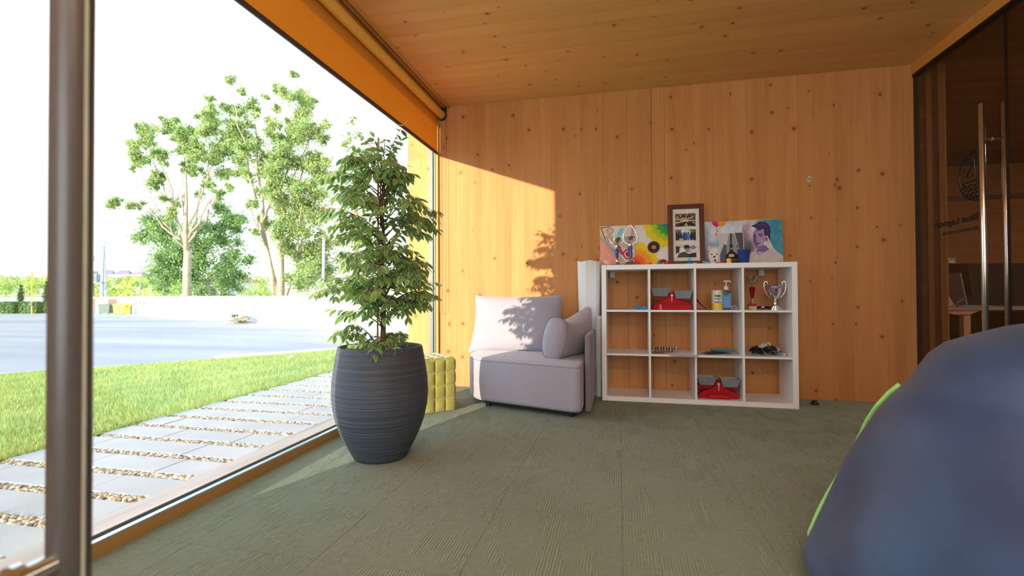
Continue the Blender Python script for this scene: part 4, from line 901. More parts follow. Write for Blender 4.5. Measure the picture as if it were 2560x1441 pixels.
A.ell(.80, .30, .14, .125, (196, 40, 60)).ring(.80, .30, .085, .075, .16, (240, 220, 220)).ell(.93, .14, .09, .09, (196, 40, 60)).ring(.93, .14, .045, .045, .2, (240, 220, 220))
A.poly([(.93, 1), (.87, .65), (.95, .66), (1, 1)], (220, 150, 140)).poly([(.6, .42), (.98, .42), (.98, .55), (.6, .6)], (226, 200, 196), .8).poly([(.62, 0), (.78, .12), (.95, 0)], (214, 44, 44)).line([(.55, .04), (.70, .14), (.84, .02)], .03, (238, 200, 110))
A.ell(.18, .11, .10, .055, (226, 216, 226), 1, .3, -.4).poly([(0, .0), (.1, .0), (0, .05)], (120, 50, 50))
for x in (.03, .22): A.line([(x, .25), (x + .08, .25), (x + .08, .33), (x, .33), (x, .25)], .014, (200, 170, 110)).line([(x + .03, .27), (x + .05, .31)], .03, (222, 214, 200))
canvas('leftmost abstract canvas with salmon triangle, rings and cyan stroke', -.030, .318, .304, .372, A, .10, rz=0.0, group=None)
# 2 rainbow fur with record
A = Art(.300, .372, 150, (224, 222, 220)).noise(4, .05, 5)
def fur(A, cx, cy, bands, seed, n=46):
    dx, dy = (A.U - cx) * A.w, (A.V - cy) * A.h; ang = np.arctan2(dy, dx); R_ = np.hypot(dx, dy) / A.w; r = np.random.default_rng(seed); ph = r.random(8) * 6
    sp = .035 * np.abs(np.sin(ang * n + ph[0] + R_ * 3)) + .03 * np.sin(ang * n * .37 + ph[1]) + .02 * np.sin(ang * n * 2.3 + ph[2])
    st = .06 * np.sin(ang * n * 1.7 + R_ * 9)
    prev = None
    for rad, col in bands:
        A.put(np.clip((rad - (R_ + sp)) / .05 + .5, 0, 1), col); 
    A.C = np.clip(A.C + (st * (R_ + sp < bands[0][0]))[..., None] * .8, 0, 1)
fur(A, 1.02, 1.06, [(.80, (226, 208, 30)), (.60, (168, 200, 30)), (.44, (40, 160, 60)), (.26, (20, 128, 140))], 1)
fur(A, .0, .04, [(.70, (240, 206, 30)), (.50, (244, 160, 30)), (.32, (236, 100, 40)), (.17, (214, 40, 36))], 2)
A.ell(.53, .455, .175, .142, (38, 36, 38)).ring(.53, .455, .12, .10, .03, (78, 76, 78)).ring(.53, .455, .15, .122, .02, (70, 68, 70)).ell(.53, .455, .06, .05, (206, 138, 62))
canvas('canvas of rainbow fur and a black record, second from the left', .276, .320, .300, .372, A, .10)
# 3 framed photographs
x, y, z = SHp(.556, .285, ZT + .001); fr = thing('photo_frame', 'tall dark brown frame holding three photographs, taller than the canvases', 'picture frame', (x, y, z)); fr.rotation_euler = (-.115, 0, TH)
fm = wood('red_brown_wood', 'z', 'x', (92, 40, 26), (66, 26, 18), knots=False, rough=.4); fw_, fh = .297, .540
for q, (a, b) in enumerate((((0, 0, 0), (.040, .022, fh)), ((fw_ - .040, 0, 0), (fw_, .022, fh)), ((.0402, 0, 0), (fw_ - .0402, .022, .040)), ((.0402, 0, fh - .040), (fw_ - .0402, .022, fh)))):
    obj('frame_rail', MB().rbox(a, b, .002), fm, fr)
obj('mat_board', MB().box((.038, .012, .038), (fw_ - .038, .018, fh - .038)), mat('ivory_card', srgb(222, 220, 216), .7), fr)
def crowd(seed, pal, bg, n=60, sz=.07):
    A = Art(.166, .114, 84, bg); r = np.random.default_rng(seed); A.noise(7, .25, seed)
    for q in range(n): A.ell(r.random(), r.random() * .8, sz * r.uniform(.4, 1), sz * r.uniform(.5, 1.3), pal[r.integers(len(pal))], .9, .3, r.random() * 3)
    return A
p1 = crowd(3, [(30, 24, 22), (60, 40, 30), (214, 186, 160), (170, 120, 80), (60, 60, 70), (190, 200, 196)], (110, 76, 46), 70, .06)
for q in range(9): p1.line([(.5 + .5 * math.cos(q * .7), .45 + .5 * math.sin(q * .7)), (.5 + .06 * math.cos(q * .7), .47 + .05 * math.sin(q * .7))], .045, (218, 190, 160) if q % 2 else (196, 206, 200))
for x in (.35, .48, .6, .72): p1.ell(x, .78, .05, .085, (24, 20, 22))
p1.poly([(0, 0), (.3, .0), (.55, .28), (.8, 0), (1, 0), (1, .1), (.7, .36), (.4, .34)], (28, 24, 28))
p2 = Art(.166, .098, 84, (206, 212, 222)); p2.poly([(0, 1), (0, .55), (.25, .7), (.3, 1)], (90, 100, 90)).poly([(1, 1), (1, .5), (.8, .6), (.7, 1)], (96, 110, 60)).noise(10, .2, 4)
for q, (x, c) in enumerate([(.05, (26, 28, 40)), (.16, (40, 44, 60)), (.27, (30, 50, 100)), (.42, (30, 60, 130)), (.53, (50, 90, 170)), (.64, (70, 130, 200)), (.78, (26, 28, 40)), (.9, (50, 40, 60)), (.98, (40, 50, 50))]):
    p2.ell(x, .35, .075, .36, c, 1, .1).ell(x, .68, .04, .08, (36, 30, 32))
p2.poly([(.17, 0), (.18, .2), (.38, .2), (.38, 0)], (214, 180, 70))
p3 = Art(.166, .114, 84, (214, 216, 222)); p3.noise(9, .3, 8).poly([(0, .9), (0, .3), (.16, .4), (.2, .85)], (60, 46, 42)).poly([(.6, .3), (1, .35), (1, 0), (.6, 0)], (40, 44, 54)).ell(.85, .75, .16, .14, (130, 140, 160))
p3.ell(.55, .78, .145, .19, (44, 34, 32)).ell(.57, .60, .10, .20, (176, 130, 104)).poly([(.06, 0), (.14, .30), (.40, .46), (.55, .36), (.66, .1), (.64, 0)], (70, 72, 72)).ell(.52, .83, .13, .13, (40, 30, 28)).line([(.60, .34), (.70, .3)], .05, (240, 240, 244))
for A, z in ((p1, .345), (p2, .219), (p3, .072)): A.build('photograph', fr, (.062, .0112, z))
# 4 sky with balloons and a white dog
A = Art(.300, .378, 130, (196, 212, 226)).noise(5, .14, 11).noise(12, .08, 12)
A.ell(.08, .15, .35, .45, (96, 92, 130), .8, .9).ell(.35, .42, .30, .16, (110, 142, 196), .7, .9).ell(.02, .5, .14, .5, (130, 150, 186), .6, .9).ell(.6, .78, .5, .2, (216, 226, 232), .5, 1)
A.ell(.33, 1.0, .125, .125, (206, 34, 122)).ell(.46, .99, .11, .115, (238, 150, 40)).line([(.32, .87), (.33, .78), (.305, .70)], .012, (60, 50, 60)).line([(.43, .87), (.34, .76)], .012, (60, 50, 60)).ell(.31, .70, .055, .065, (206, 150, 110)).ring(.31, .70, .04, .05, .2, (236, 220, 200)).line([(.30, .62), (.33, .5)], .012, (90, 120, 160))
A.ell(.25, .22, .19, .22, (228, 226, 220), 1, .25).ell(.12, .38, .06, .07, (222, 210, 196), 1, .3).ell(.37, .38, .06, .07, (226, 220, 210), 1, .3).ell(.18, .25, .022, .016, (30, 26, 30)).ell(.31, .25, .022, .016, (30, 26, 30)).ell(.245, .19, .03, .022, (40, 36, 40)).ell(.25, .11, .045, .035, (120, 40, 44)).ell(.06, .02, .10, .12, (70, 50, 80), .9, .5)
canvas('pale blue sky canvas with two balloons and a white dog, behind the street print', .856, .318, .300, .378, A, .10)
# 5 street print
A = Art(.190, .272, 120, (196, 196, 200)).noise(4, .06, 15)
A.poly([(0, 0), (0, .28), (.12, .5), (.2, .66), (.32, .58), (.30, 0)], (84, 92, 112)).poly([(.28, 0), (.30, .62), (.42, .98), (.52, 1), (.66, .9), (.84, .45), (.9, 0)], (150, 152, 164))
A.poly([(.64, 1.0), (1, 1.0), (1, .2), (.86, .4)], (72, 66, 66))
for q in range(13): A.line([(.68 + .018 * q, .98 - .055 * q), (1, .99 - .055 * q)], .012, (150, 146, 144), .8)
for q in range(8): A.line([(.34 + .05 * q, .05), (.44 + .015 * q, .95)], .008, (118, 120, 134), .8)
A.poly([(.24, .28), (.42, .42), (.43, .62), (.455, .64), (.46, .96), (.515, .96), (.52, .64), (.545, .62), (.56, .42), (.82, .28), (.84, 0), (.22, 0)], (36, 32, 34)).ell(.49, .50, .035, .028, (214, 206, 190)).ell(.49, .50, .016, .014, (36, 32, 34))
A.poly([(.38, .24), (.60, .24), (.61, .33), (.39, .33)], (226, 140, 156)).line([(.41, .305), (.58, .305)], .012, (250, 236, 240)).line([(.42, .27), (.57, .27)], .012, (250, 236, 240)).poly([(.72, .52), (.78, .52), (.78, .6), (.72, .6)], (90, 90, 130))
for x in (.28, .34, .46, .58, .70): A.line([(x, .08), (x + .09, .10)], .02, (150, 146, 140), .6)
A.ell(.14, .24, .08, .03, (70, 90, 170)).ell(.5, .15, .3, .02, (120, 110, 104))
A.C[:2] = A.C[-2:] = .93; A.C[:, :2] = A.C[:, -2:] = .93
canvas('small street print of towers and a pink sign, in front of the sky canvas', .965, .285, .190, .272, A, .06, t=.006)
# 6 portrait
A = Art(.306, .382, 150, (206, 202, 206)).noise(5, .10, 21)
A.poly([(.35, .98), (1, 1), (1, .18), (.78, .34), (.6, .7)], (60, 150, 176)).noise(11, .10, 22).ell(.42, .93, .2, .10, (130, 180, 196), .8, .8).ell(.05, .72, .22, .22, (150, 126, 160), .7, .8).ell(.12, .5, .2, .22, (116, 100, 140), .7, .8).ell(.16, .36, .24, .2, (86, 82, 86), .8, .7).ell(.14, .86, .12, .1, (170, 140, 140), .7, .8)
A.poly([(.05, 0), (.10, .16), (.22, .27), (.40, .33), (.62, .36), (.85, .28), (.96, .14), (1, 0)], (196, 190, 196)).noise(14, .05, 23)
A.poly([(.34, .26), (.40, .44), (.58, .42), (.66, .33), (.55, .27), (.42, .28)], (124, 96, 156))
A.ell(.42, .60, .155, .215, (146, 112, 168), 1, .12, .1).poly([(.28, .72), (.29, .52), (.34, .40), (.42, .35), (.50, .42), (.57, .58), (.60, .74)], (170, 142, 186)).poly([(.28, .72), (.275, .5), (.34, .38), (.38, .36), (.35, .5), (.33, .66)], (96, 66, 136), .85)
A.ell(.60, .56, .045, .065, (178, 150, 190)).ell(.60, .56, .022, .038, (104, 74, 140))
A.poly([(.22, .86), (.34, .82), (.40, .76), (.54, .78), (.57, .62), (.63, .64), (.69, .52), (.72, .74), (.68, .87), (.58, .945), (.44, .955), (.34, .90)], (52, 34, 92)).line([(.40, .88), (.55, .90), (.64, .82)], .02, (110, 90, 160), .7).line([(.36, .84), (.5, .84)], .015, (96, 74, 146), .7).line([(.62, .78), (.66, .68)], .02, (110, 90, 160), .7)
A.line([(.40, .665), (.46, .685), (.53, .66)], .022, (40, 22, 66)).ell(.46, .635, .035, .016, (48, 28, 76)).line([(.30, .655), (.33, .665)], .02, (40, 22, 66)).ell(.31, .63, .018, .014, (48, 28, 76)).line([(.345, .64), (.335, .55), (.365, .53)], .014, (84, 54, 120)).line([(.345, .47), (.40, .475), (.43, .465)], .018, (60, 28, 76)).ell(.385, .45, .04, .012, (110, 70, 130)).ell(.42, .385, .06, .02, (84, 54, 120), .6, .5).line([(.34, .27), (.42, .22), (.52, .27)], .014, (96, 80, 120)).ell(.93, .06, .05, .05, (120, 160, 176), .6, .6).ell(.5, .50, .04, .05, (196, 172, 206), .6, .8)
canvas('rightmost canvas, a purple portrait of a young man on teal', 1.156, .322, .306, .382, A, .10)

# ================================================================== OBJECTS ON TOP OF THE SHELF
silver = mat('silver_metal', (0.80, 0.79, 0.80, 1), .12, 1.0, .02); gold = mat('pale_gold', (0.80, 0.70, 0.45, 1), .16, 1.0, .03)
blue_m = mat('blue_enamel', srgb(34, 78, 150), .25, .5); red_m = mat('red_enamel', srgb(160, 20, 24), .25, .5); marble = mat('dark_marble', srgb(60, 62, 70), .6, noise=.4, nscale=40, spec=.2)
cream_marble = mat('cream_marble', srgb(196, 178, 140), .35, noise=.2, nscale=30)
def T(name, label, cat, a, b, z, rz=0.0, group=None):
    return thing(name, label, cat, SHp(a, b, z + .0006), TH + rz, group)
t = T('trophy_cup', 'smaller silver cup with blue stem, leftmost on the shelf top', 'trophy', .125, .10, ZT, group='trophies')
obj('plinth', MB().rbox((-.036, -.028, 0), (.036, .028, .014), .002), mat('blue_base', srgb(44, 74, 110), .3), t)
obj('foot', MB().lathe([(.026, .014), (.024, .022), (.012, .032), (.010, .045), (.014, .055), (.009, .064)], 24), silver, t, smooth='auto')
obj('stem', MB().lathe([(.009, .064), (.013, .10), (.016, .125), (.012, .137)], 24), blue_m, t, smooth='auto'); obj('collar', MB().lathe([(.012, .137), (.016, .142), (.016, .165), (.010, .172)], 24), silver, t, smooth='auto')
obj('bowl', MB().lathe([(.008, .172), (.014, .182), (.034, .205), (.040, .232), (.037, .232), (.031, .207), (.010, .184), (.0, .182)], 28, cap=False), silver, t, smooth='auto')
for s_ in (-1, 1): obj('handle', MB().tube([(s_ * .012, 0, .176), (s_ * .040, 0, .190), (s_ * .062, 0, .215), (s_ * .066, 0, .245)], [.003, .0035, .003, .002], 8), silver, t, smooth=True)
obj('cross_bar', MB().tube([(-.03, 0, .130), (.03, 0, .130)], .0015, 6), silver, t)
t = T('trophy_cup', 'taller silver trophy with blue stem and teardrop ring', 'trophy', .234, .16, ZT, group='trophies')
obj('plinth', MB().rbox((-.034, -.026, 0), (.034, .026, .030), .002), marble, t); obj('plate', MB().box((-.026, -.0275, .007), (.026, -.026, .023)), mat('bronze_plate', srgb(110, 92, 66), .6), t)
obj('foot', MB().lathe([(.024, .030), (.018, .036), (.009, .044), (.012, .052), (.008, .060)], 24), silver, t, smooth='auto')
obj('stem', MB().lathe([(.008, .060), (.014, .115), (.020, .158), (.016, .162)], 6), blue_m, t)
obj('collar', MB().lathe([(.013, .162), (.016, .168), (.015, .182), (.009, .188)], 24), silver, t, smooth='auto')
pts = []
for q in range(31):
    u = q / 30; a = math.pi * (-1.0 + 2.0 * u); rr_ = .066; zz = .245 - rr_ * math.cos(a); xx = rr_ * math.sin(a) * (1 - .25 * (1 - math.cos(a)) / 2)
    if zz > .26: k_ = (zz - .26) / .055; zz = .26 + (zz - .26) * 1.75; xx *= (1 - .55 * min(1, k_) ** 1.6)
    pts.append((xx, 0, zz))
ringm = MB()
for off in (-.004, .004): ringm.tube([(x, off, z) for x, y, z in pts], .0055, 8)
obj('teardrop_ring', ringm, silver, t, smooth=True)
obj('bowl', MB().lathe([(.008, .188), (.012, .196), (.036, .215), (.044, .246), (.041, .246), (.033, .218), (.01, .198), (0, .196)], 28, cap=False), silver, t, smooth='auto')
# small things along the front of the shelf top
def blob(name, mbs, m, parent, seed=0, r=(.02, .015, .012), c=(0, 0, .012), wob=.15):
    v = IV2 * np.array(r); g = np.sin(IV2[:, 0] * 4 + seed) * np.cos(IV2[:, 1] * 3 + seed * 2) + np.sin(IV2[:, 2] * 5 + seed); v = v * (1 + wob * g[:, None] * .5) + np.array(c)
    v[:, 2] = np.maximum(v[:, 2], .0002); me = fastmesh(name, v, IF2); me.shade_smooth(); me.materials.append(m); return obj(name, me, None, parent)
pl_red = mat('glossy_red', srgb(176, 26, 34), .25); pl_blue = mat('glossy_blue', srgb(30, 100, 190), .25); pl_cyan = mat('bright_blue', srgb(36, 140, 206), .3); pl_pink = mat('glossy_pink', srgb(206, 80, 130), .25); pl_yel = mat('glossy_yellow', srgb(246, 204, 40), .35); pl_nav = mat('matte_navy', srgb(34, 62, 140), .55)
pl_teal = mat('teal_plastic', srgb(60, 170, 160), .3); pl_lb = mat('pale_blue_plastic', srgb(150, 184, 214), .3)
t = T('half_ball', 'small pink and purple half-ball, left of the red ribbon pile', 'toy', .393, .09, ZT)
obj('body', MB().lathe([(.014, 0), (.017, .004), (.016, .009), (.010, .014), (.0, .016)], 20, cap=False), pl_pink, t, smooth=True); obj('band', MB().lathe([(.0172, .001), (.0178, .003), (.0172, .005)], 20, cap=False), mat('purple_plastic', srgb(80, 60, 130), .3), t)
t = T('ball_toy', 'round blue toy partly under the red ribbon', 'toy', .470, .09, ZT)
blob('body', None, pl_cyan, t, 1, (.024, .022, .015), (0, 0, .013), .05); obj('knob', MB().lathe([(.006, .024), (.006, .03), (0, .032)], 12, cap=False), pl_blue, t)
t = T('red_ribbon', 'crumpled glossy red ribbon with a thin string beside the rainbow canvas', 'ribbon', .515, .075, ZT)
blob('fold', None, pl_red, t, 2, (.030, .020, .014), (-.022, 0, .030), .35); blob('fold', None, pl_red, t, 5, (.034, .022, .012), (.010, -.005, .014), .4); blob('fold', None, pl_red, t, 7, (.018, .018, .009), (.040, 0, .009), .3)
obj('string', MB().tube([(.05, 0, .02), (.065, 0, .022), (.072, -.01, .012), (.065, -.015, .002)], .001, 5), pl_red, t)
t = T('stand_toy', 'small blue stand with a teal disc on top, before the photo frame', 'toy', .705, .07, ZT)
blob('body', None, pl_blue, t, 3, (.024, .018, .016), (0, 0, .012), .2); blob('tail', None, pl_lb, t, 4, (.022, .012, .006), (.034, 0, .006), .2)
obj('disc', MB().lathe([(0, -.003), (.015, -.003), (.015, .003), (0, .003)], 20, (-.004, 0, .040), 'y', cap=False), pl_teal, t, smooth='auto'); obj('stalk', MB().tube([(-.004, 0, .02), (-.004, 0, .03)], .003, 6), pl_teal, t)
t = T('glasses_toy', 'pale blue rounded toy leaning on a white block', 'toy', .838, .07, ZT)
blob('body', None, pl_lb, t, 6, (.030, .016, .013), (-.006, 0, .013), .3); obj('stripe', MB().tube([(-.03, -.012, .008), (-.01, -.017, .02), (.012, -.014, .018)], .003, 6), pl_blue, t)
t = T('white_block', 'small upright white crumpled block next to the pale blue toy', 'block', .874, .085, ZT, .2); obj('block', MB().rbox((-.016, -.010, 0), (.016, .010, .036), .003), white_paint, t); obj('flap', MB().rbox((-.014, -.014, .028), (.018, -.009, .040), .002), white_paint, t)
t = T('red_case', 'flat glossy red case lying below the white dog', 'case', .932, .07, ZT, -.1); obj('case', MB().rbox((-.030, -.016, 0), (.030, .016, .012), .005), pl_red, t, smooth='auto'); obj('seam', MB().box((-.029, -.0165, .0055), (.029, .0165, .0065)), mat('dark_red', srgb(110, 14, 20), .4), t)
t = T('yellow_capsule', 'small yellow capsule standing before the street print', 'capsule', .997, .06, ZT); obj('body', MB().lathe([(.0, 0), (.016, 0), (.0185, .004), (.0185, .030), (.015, .038), (.0, .041)], 24, cap=False), pl_yel, t, smooth='auto'); obj('ring', MB().lathe([(.0187, .017), (.0187, .019)], 24), mat('dark_yellow', srgb(200, 160, 20), .4), t)
t = T('blue_cup', 'matte blue tapered cup in front of the portrait', 'cup', 1.116, .10, ZT); obj('cup', MB().lathe([(0, 0), (.034, 0), (.036, .003), (.047, .098), (.049, .100), (.049, .110), (.046, .110), (.045, .1), (.033, .006), (0, .006)], 36, cap=False), pl_nav, t, smooth='auto'); obj('rim', MB().lathe([(.049, .106), (.0505, .108), (.049, .111), (.046, .111)], 36, cap=False), pl_nav, t, smooth=True)

# ================================================================== CELLS
def CX(c): return XD[2 * c]
t = T('blue_toy', 'bright blue plastic eye mask lying alone in the top left cell', 'toy', .308, .10, Z2)
obj('band', MB().tube([(-.055, .0, .024), (-.04, -.01, .030), (-.02, -.01, .022), (.01, 0, .012), (.045, .0, .012)], [.005, .009, .010, .010, .006], 8), pl_cyan, t, smooth=True)
blob('body', None, pl_cyan, t, 9, (.026, .016, .012), (-.010, 0, .012), .4); blob('body', None, pl_cyan, t, 3, (.024, .016, .014), (.032, 0, .013), .4)
t = T('paper_sheet', 'thin lilac paper lying on the shelf beside the blue toy', 'paper', .13, .10, Z2); obj('sheet', MB().box((-.08, -.05, 0), (.10, .09, .0012)), mat('lilac_paper', srgb(190, 184, 206), .8), t)
# toy balances
body_red = mat('toy_red', srgb(176, 18, 30), .6, spec=.2); tray_g = mat('tray_grey', srgb(128, 142, 150), .45)
def balance(label, a, b, z, tilt, things=None, box=False):
    t = T('toy_balance', label, 'toy', a, b, z, group='red toy balances')
    base = MB().prism([(-.145, 0), (.145, 0), (.150, .030), (.135, .048), (.045, .082), (.020, .118), (-.020, .118), (-.045, .082), (-.135, .048), (-.150, .030)], -.03, .035, 'y'); obj('base', base, body_red, t)
    dx = -.09 if not box else .0
    obj('drawer', MB().rbox((-.085 if box else -.15, -.052, 0), (.085 if box else .15, -.028, .040), .006), body_red, t); obj('rib', MB().rbox((dx - .012, -.056, 0) if not box else (-.07, -.056, .014), (dx + .012, -.05, .045) if not box else (.07, -.05, .022), .003), mat('bright_red', srgb(214, 20, 30), .3), t)
    obj('beam', MB().prism([(-.165, .098 + tilt), (-.03, .098 + tilt * .2), (.03, .098 - tilt * .2), (.155, .098 - tilt), (.155, .082 - tilt), (.03, .072), (-.03, .072), (-.165, .082 + tilt)], .0, .05, 'y'), body_red, t)
    obj('hub', MB().lathe([(0, -.036), (.020, -.036), (.024, -.030), (.024, .03)], 24, (0, 0, .118), 'y'), body_red, t, smooth='auto')
    obj('pointer', MB().lathe([(0, -.042), (.009, -.042), (.009, -.036)], 16, (0, 0, .118), 'y', cap=False).prism([(-.005, .118), (.005, .118), (.002, .066), (-.002, .066)], -.041, -.037, 'y'), mat('pointer_pink', srgb(226, 196, 200), .4), t)
    for s_, dz in ((-1, tilt), (1, -tilt)):
        c = s_ * .088; z0 = .100 + dz; m = MB(); w0, w1, d0, d1, h_ = .052, .074, .04, .058, .066
        O = [(-w0, -d0, 0), (w0, -d0, 0), (w0, d0, 0), (-w0, d0, 0), (-w1, -d1, h_), (w1, -d1, h_), (w1, d1, h_), (-w1, d1, h_)]
        I = [(x * .95, y * .94, zz if zz else .003) for x, y, zz in O]
        m.add([(c + x, y + .01, z0 + zz) for x, y, zz in O + I], [(0, 3, 2, 1), (0, 1, 5, 4), (1, 2, 6, 5), (2, 3, 7, 6), (3, 0, 4, 7), (8, 9, 10, 11), (8, 12, 13, 9), (9, 13, 14, 10), (10, 14, 15, 11), (11, 15, 12, 8), (4, 5, 13, 12), (5, 6, 14, 13), (6, 7, 15, 14), (7, 4, 12, 15)])
        obj('tray', m, tray_g, t)
    if things:
        y_ = thing('yellow_counters', 'yellow counters lying in the right tray of the lower balance', 'counters', SHp(a + .085, b + .01, z + .150 - tilt), TH)
        for q in range(5): obj('counter', MB().lathe([(0, 0), (.011, 0), (.011, .005), (0, .005)], 8, (-.022 + .011 * q, .012 * math.sin(q * 2), .004 * (q % 3)), cap=False), pl_yel, y_)
    return t
balance('red toy balance with grey trays in the top row, second cell', .562, .10, Z2, .010)
balance('red toy balance with grey trays in the bottom row, third cell', .912, .10, Z0, .006, True, True)
# wipes tub and sanitiser
def label_text(txt, size, parent, m, x, z, y, shear=0.0, bold=.0008, name='lettering', width=None):
    me = text_mesh(txt, size, bold); xs_ = [v.co.x for v in me.vertices]; w0 = max(xs_) - min(xs_); k_ = (width / w0) if width else 1
    for v in me.vertices: v.co = Vector((x + (v.co.x - min(xs_) - w0 / 2) * k_ + shear * v.co.y, y, z + v.co.y))
    return obj(name, me, m, parent)
navy = mat('navy_ink', srgb(24, 34, 84), .5); greyi = mat('grey_ink', srgb(150, 156, 162), .6)
t = T('wipes_tub', 'white round tub with yellow base band and navy lettering', 'tub', .914, .12, Z2)
obj('tub', MB().lathe([(0, 0), (.040, 0), (.042, .004), (.042, .150), (.040, .158), (.0, .160)], 40, cap=False), mat('white_plastic', srgb(226, 224, 218), .35), t, smooth='auto')
obj('yellow_band', MB().lathe([(.0423, .008), (.0423, .046)], 40, cap=False), pl_yel, t, smooth=True)
def wrap(o, r):
    for v in o.data.vertices:
        a = v.co.x / r; v.co = Vector((math.sin(a) * (r + .0006), -math.cos(a) * (r + .0006), v.co.z))
wrap(label_text('PURELL', .021, t, navy, 0, .104, 0, .25, .0012, width=.050), .042); wrap(label_text('SURFACE', .012, t, navy, 0, .086, 0, 0, .0004, width=.046), .042)
wrap(label_text('WIPES', .007, t, navy, 0, .078, 0, 0, .0001, width=.03), .042)
o_ = obj('label_panel', MB().grid([[(-.026 + .0026 * i, 0, z) for i in range(21)] for z in (.052, .068)]), greyi, t); wrap(o_, .042)
t = T('sanitiser_bottle', 'clear blue pump bottle of sanitiser beside the white tub', 'bottle', .985, .125, Z2)
gel = glass_mat('blue_gel', (.50, .78, .92), 1.0)
obj('bottle', MB().rbox((-.037, -.022, 0), (.037, .022, .150), .010).lathe([(.016, .149), (.016, .160), (.013, .166)], 20), gel, t, smooth='auto')
lab = mat('blue_label', srgb(70, 130, 176), .4); obj('label_panel', MB().box((-.0355, -.0228, .012), (.0355, -.0222, .132)), lab, t)
label_text('PURELL', .014, t, navy, -.006, .118, -.0232, .2, .0006, width=.034)
for q in range(5): obj('label_line', MB().box((-.026, -.0235, .030 + .016 * q), (.022 - .006 * (q % 2), -.0229, .033 + .016 * q)), mat('pale_ink', srgb(170, 206, 226), .5), t)
obj('pump_collar', MB().lathe([(.017, .160), (.019, .163), (.018, .182), (.010, .192), (.006, .194)], 24), mat('white_plastic', srgb(226, 224, 218), .35), t, smooth='auto')
obj('pump_head', MB().tube([(0, 0, .19), (0, 0, .224)], .0045, 10).tube([(-.018, 0, .229), (.0, 0, .230), (.022, 0, .231), (.036, 0, .226), (.038, 0, .218)], [.0065, .0075, .006, .0045, .0035], 10), MATS['white_plastic'], t, smooth='auto')
t = T('orange_track', 'curved orange strip rising against the left side of the third top cell', 'strip', .742, .16, Z2)
P_ = [[(x, yy, z) for x, z in [(.004, .120), (.010, .098), (.022, .074), (.040, .052), (.062, .032), (.090, .012), (.112, .004), (.126, .001)]] for yy in (-.10, -.04, .05)]
m = MB().grid(P_); m2 = MB().grid([[(x + .002, y_, z + .003) for x, y_, z in r_] for r_ in P_]); m.add(m2.v, m2.f); obj('strip', m, mat('orange_brown', srgb(170, 74, 30), .4), t, smooth=True)
obj('rim', MB().tube([(x + .001, -.10, z + .003) for x, z in [(.004, .120), (.010, .098), (.022, .074), (.040, .052), (.062, .032), (.090, .012), (.112, .004)]], .0022, 6), mat('orange_rim', srgb(224, 130, 70), .35), t, smooth=True)
t = T('mask_pile', 'blue and white crumpled mask at the right of the sanitiser', 'mask', 1.042, .10, Z2)
blob('fold', None, mat('mask_blue', srgb(50, 110, 150), .6), t, 4, (.022, .016, .010), (0, 0, .010), .5); obj('strap', MB().tube([(-.024, 0, .002), (-.018, 0, .022), (0, 0, .030), (.018, 0, .018), (.026, 0, .003)], .002, 6), white_paint, t); obj('strap', MB().tube([(-.010, -.012, .006), (.012, -.014, .014), (.022, -.01, .004)], .002, 6), white_paint, t)
# trophies of the top right cell
t = T('trophy_cup', 'pale gold cup with red stem in the top right cell', 'trophy', 1.180, .13, Z2, group='trophies')
obj('plinth', MB().rbox((-.028, -.022, 0), (.028, .022, .030), .002), cream_marble, t); obj('block', MB().rbox((-.028, -.024, .030), (.028, .024, .048), .003), red_m, t)
obj('foot', MB().lathe([(.022, .048), (.020, .056), (.013, .066), (.011, .080), (.007, .092)], 24), gold, t, smooth='auto'); obj('stem', MB().lathe([(.012, .092), (.019, .150), (.024, .176), (.022, .178)], 24), red_m, t, smooth='auto')
obj('neck', MB().lathe([(.012, .178), (.006, .184), (.009, .192), (.005, .202), (.008, .210)], 20), gold, t, smooth='auto'); obj('bowl', MB().lathe([(.008, .208), (.022, .216), (.038, .234), (.044, .268), (.0425, .268), (.036, .236), (.02, .219), (0, .214)], 32, cap=False), gold, t, smooth='auto')
t = T('trophy_cup', 'large silver two-handled cup with a lilac ribbon in the top right cell', 'trophy', 1.343, .12, Z2, group='trophies')
obj('foot', MB().lathe([(.050, 0), (.050, .008), (.044, .010), (.044, .016), (.038, .018), (.038, .024), (.030, .026), (.030, .031), (.016, .040), (.010, .060), (.014, .070), (.008, .078)], 32), silver, t, smooth='auto')
obj('bowl', MB().lathe([(.008, .076), (.022, .088), (.038, .116), (.047, .150), (.050, .188), (.054, .194), (.052, .196), (.047, .188), (.043, .15), (.034, .118), (.018, .092), (0, .086)], 40, cap=False), silver, t, smooth='auto')
obj('ribbon', MB().lathe([(.0500, .168), (.0515, .172), (.0520, .182), (.0518, .187)], 40, cap=False), mat('lilac_ribbon', srgb(168, 130, 186), .4, .3), t, smooth=True)
for s_ in (-1, 1): obj('handle', MB().tube([(s_ * .050, 0, .188), (s_ * .053, 0, .204), (s_ * .054, 0, .218), (s_ * .066, 0, .227), (s_ * .077, 0, .215), (s_ * .079, 0, .19), (s_ * .076, 0, .16), (s_ * .062, 0, .125), (s_ * .044, 0, .102), (s_ * .028, 0, .090)], [.003, .004, .005, .005, .005, .0045, .0045, .004, .0035, .003], 10), silver, t, smooth=True)
t = T('cable_bundle', 'dark bundle of cords with a pale blue tip between the two cups', 'cords', 1.262, .12, Z2)
r = random.Random(9); dk = mat('dark_cord', srgb(26, 28, 36), .5)
for q in range(6): obj('cord', MB().tube([(-.045 + .09 * u / 8 + r.uniform(-.006, .006), r.uniform(-.02, .02), .004 + .022 * abs(math.sin(u * .8 + q))) for u in range(9)], .004, 6), dk, t, smooth=True)
obj('plug', MB().rbox((-.022, -.02, .012), (0.0, -.004, .030), .004), mat('plug_blue', srgb(160, 186, 206), .4), t)

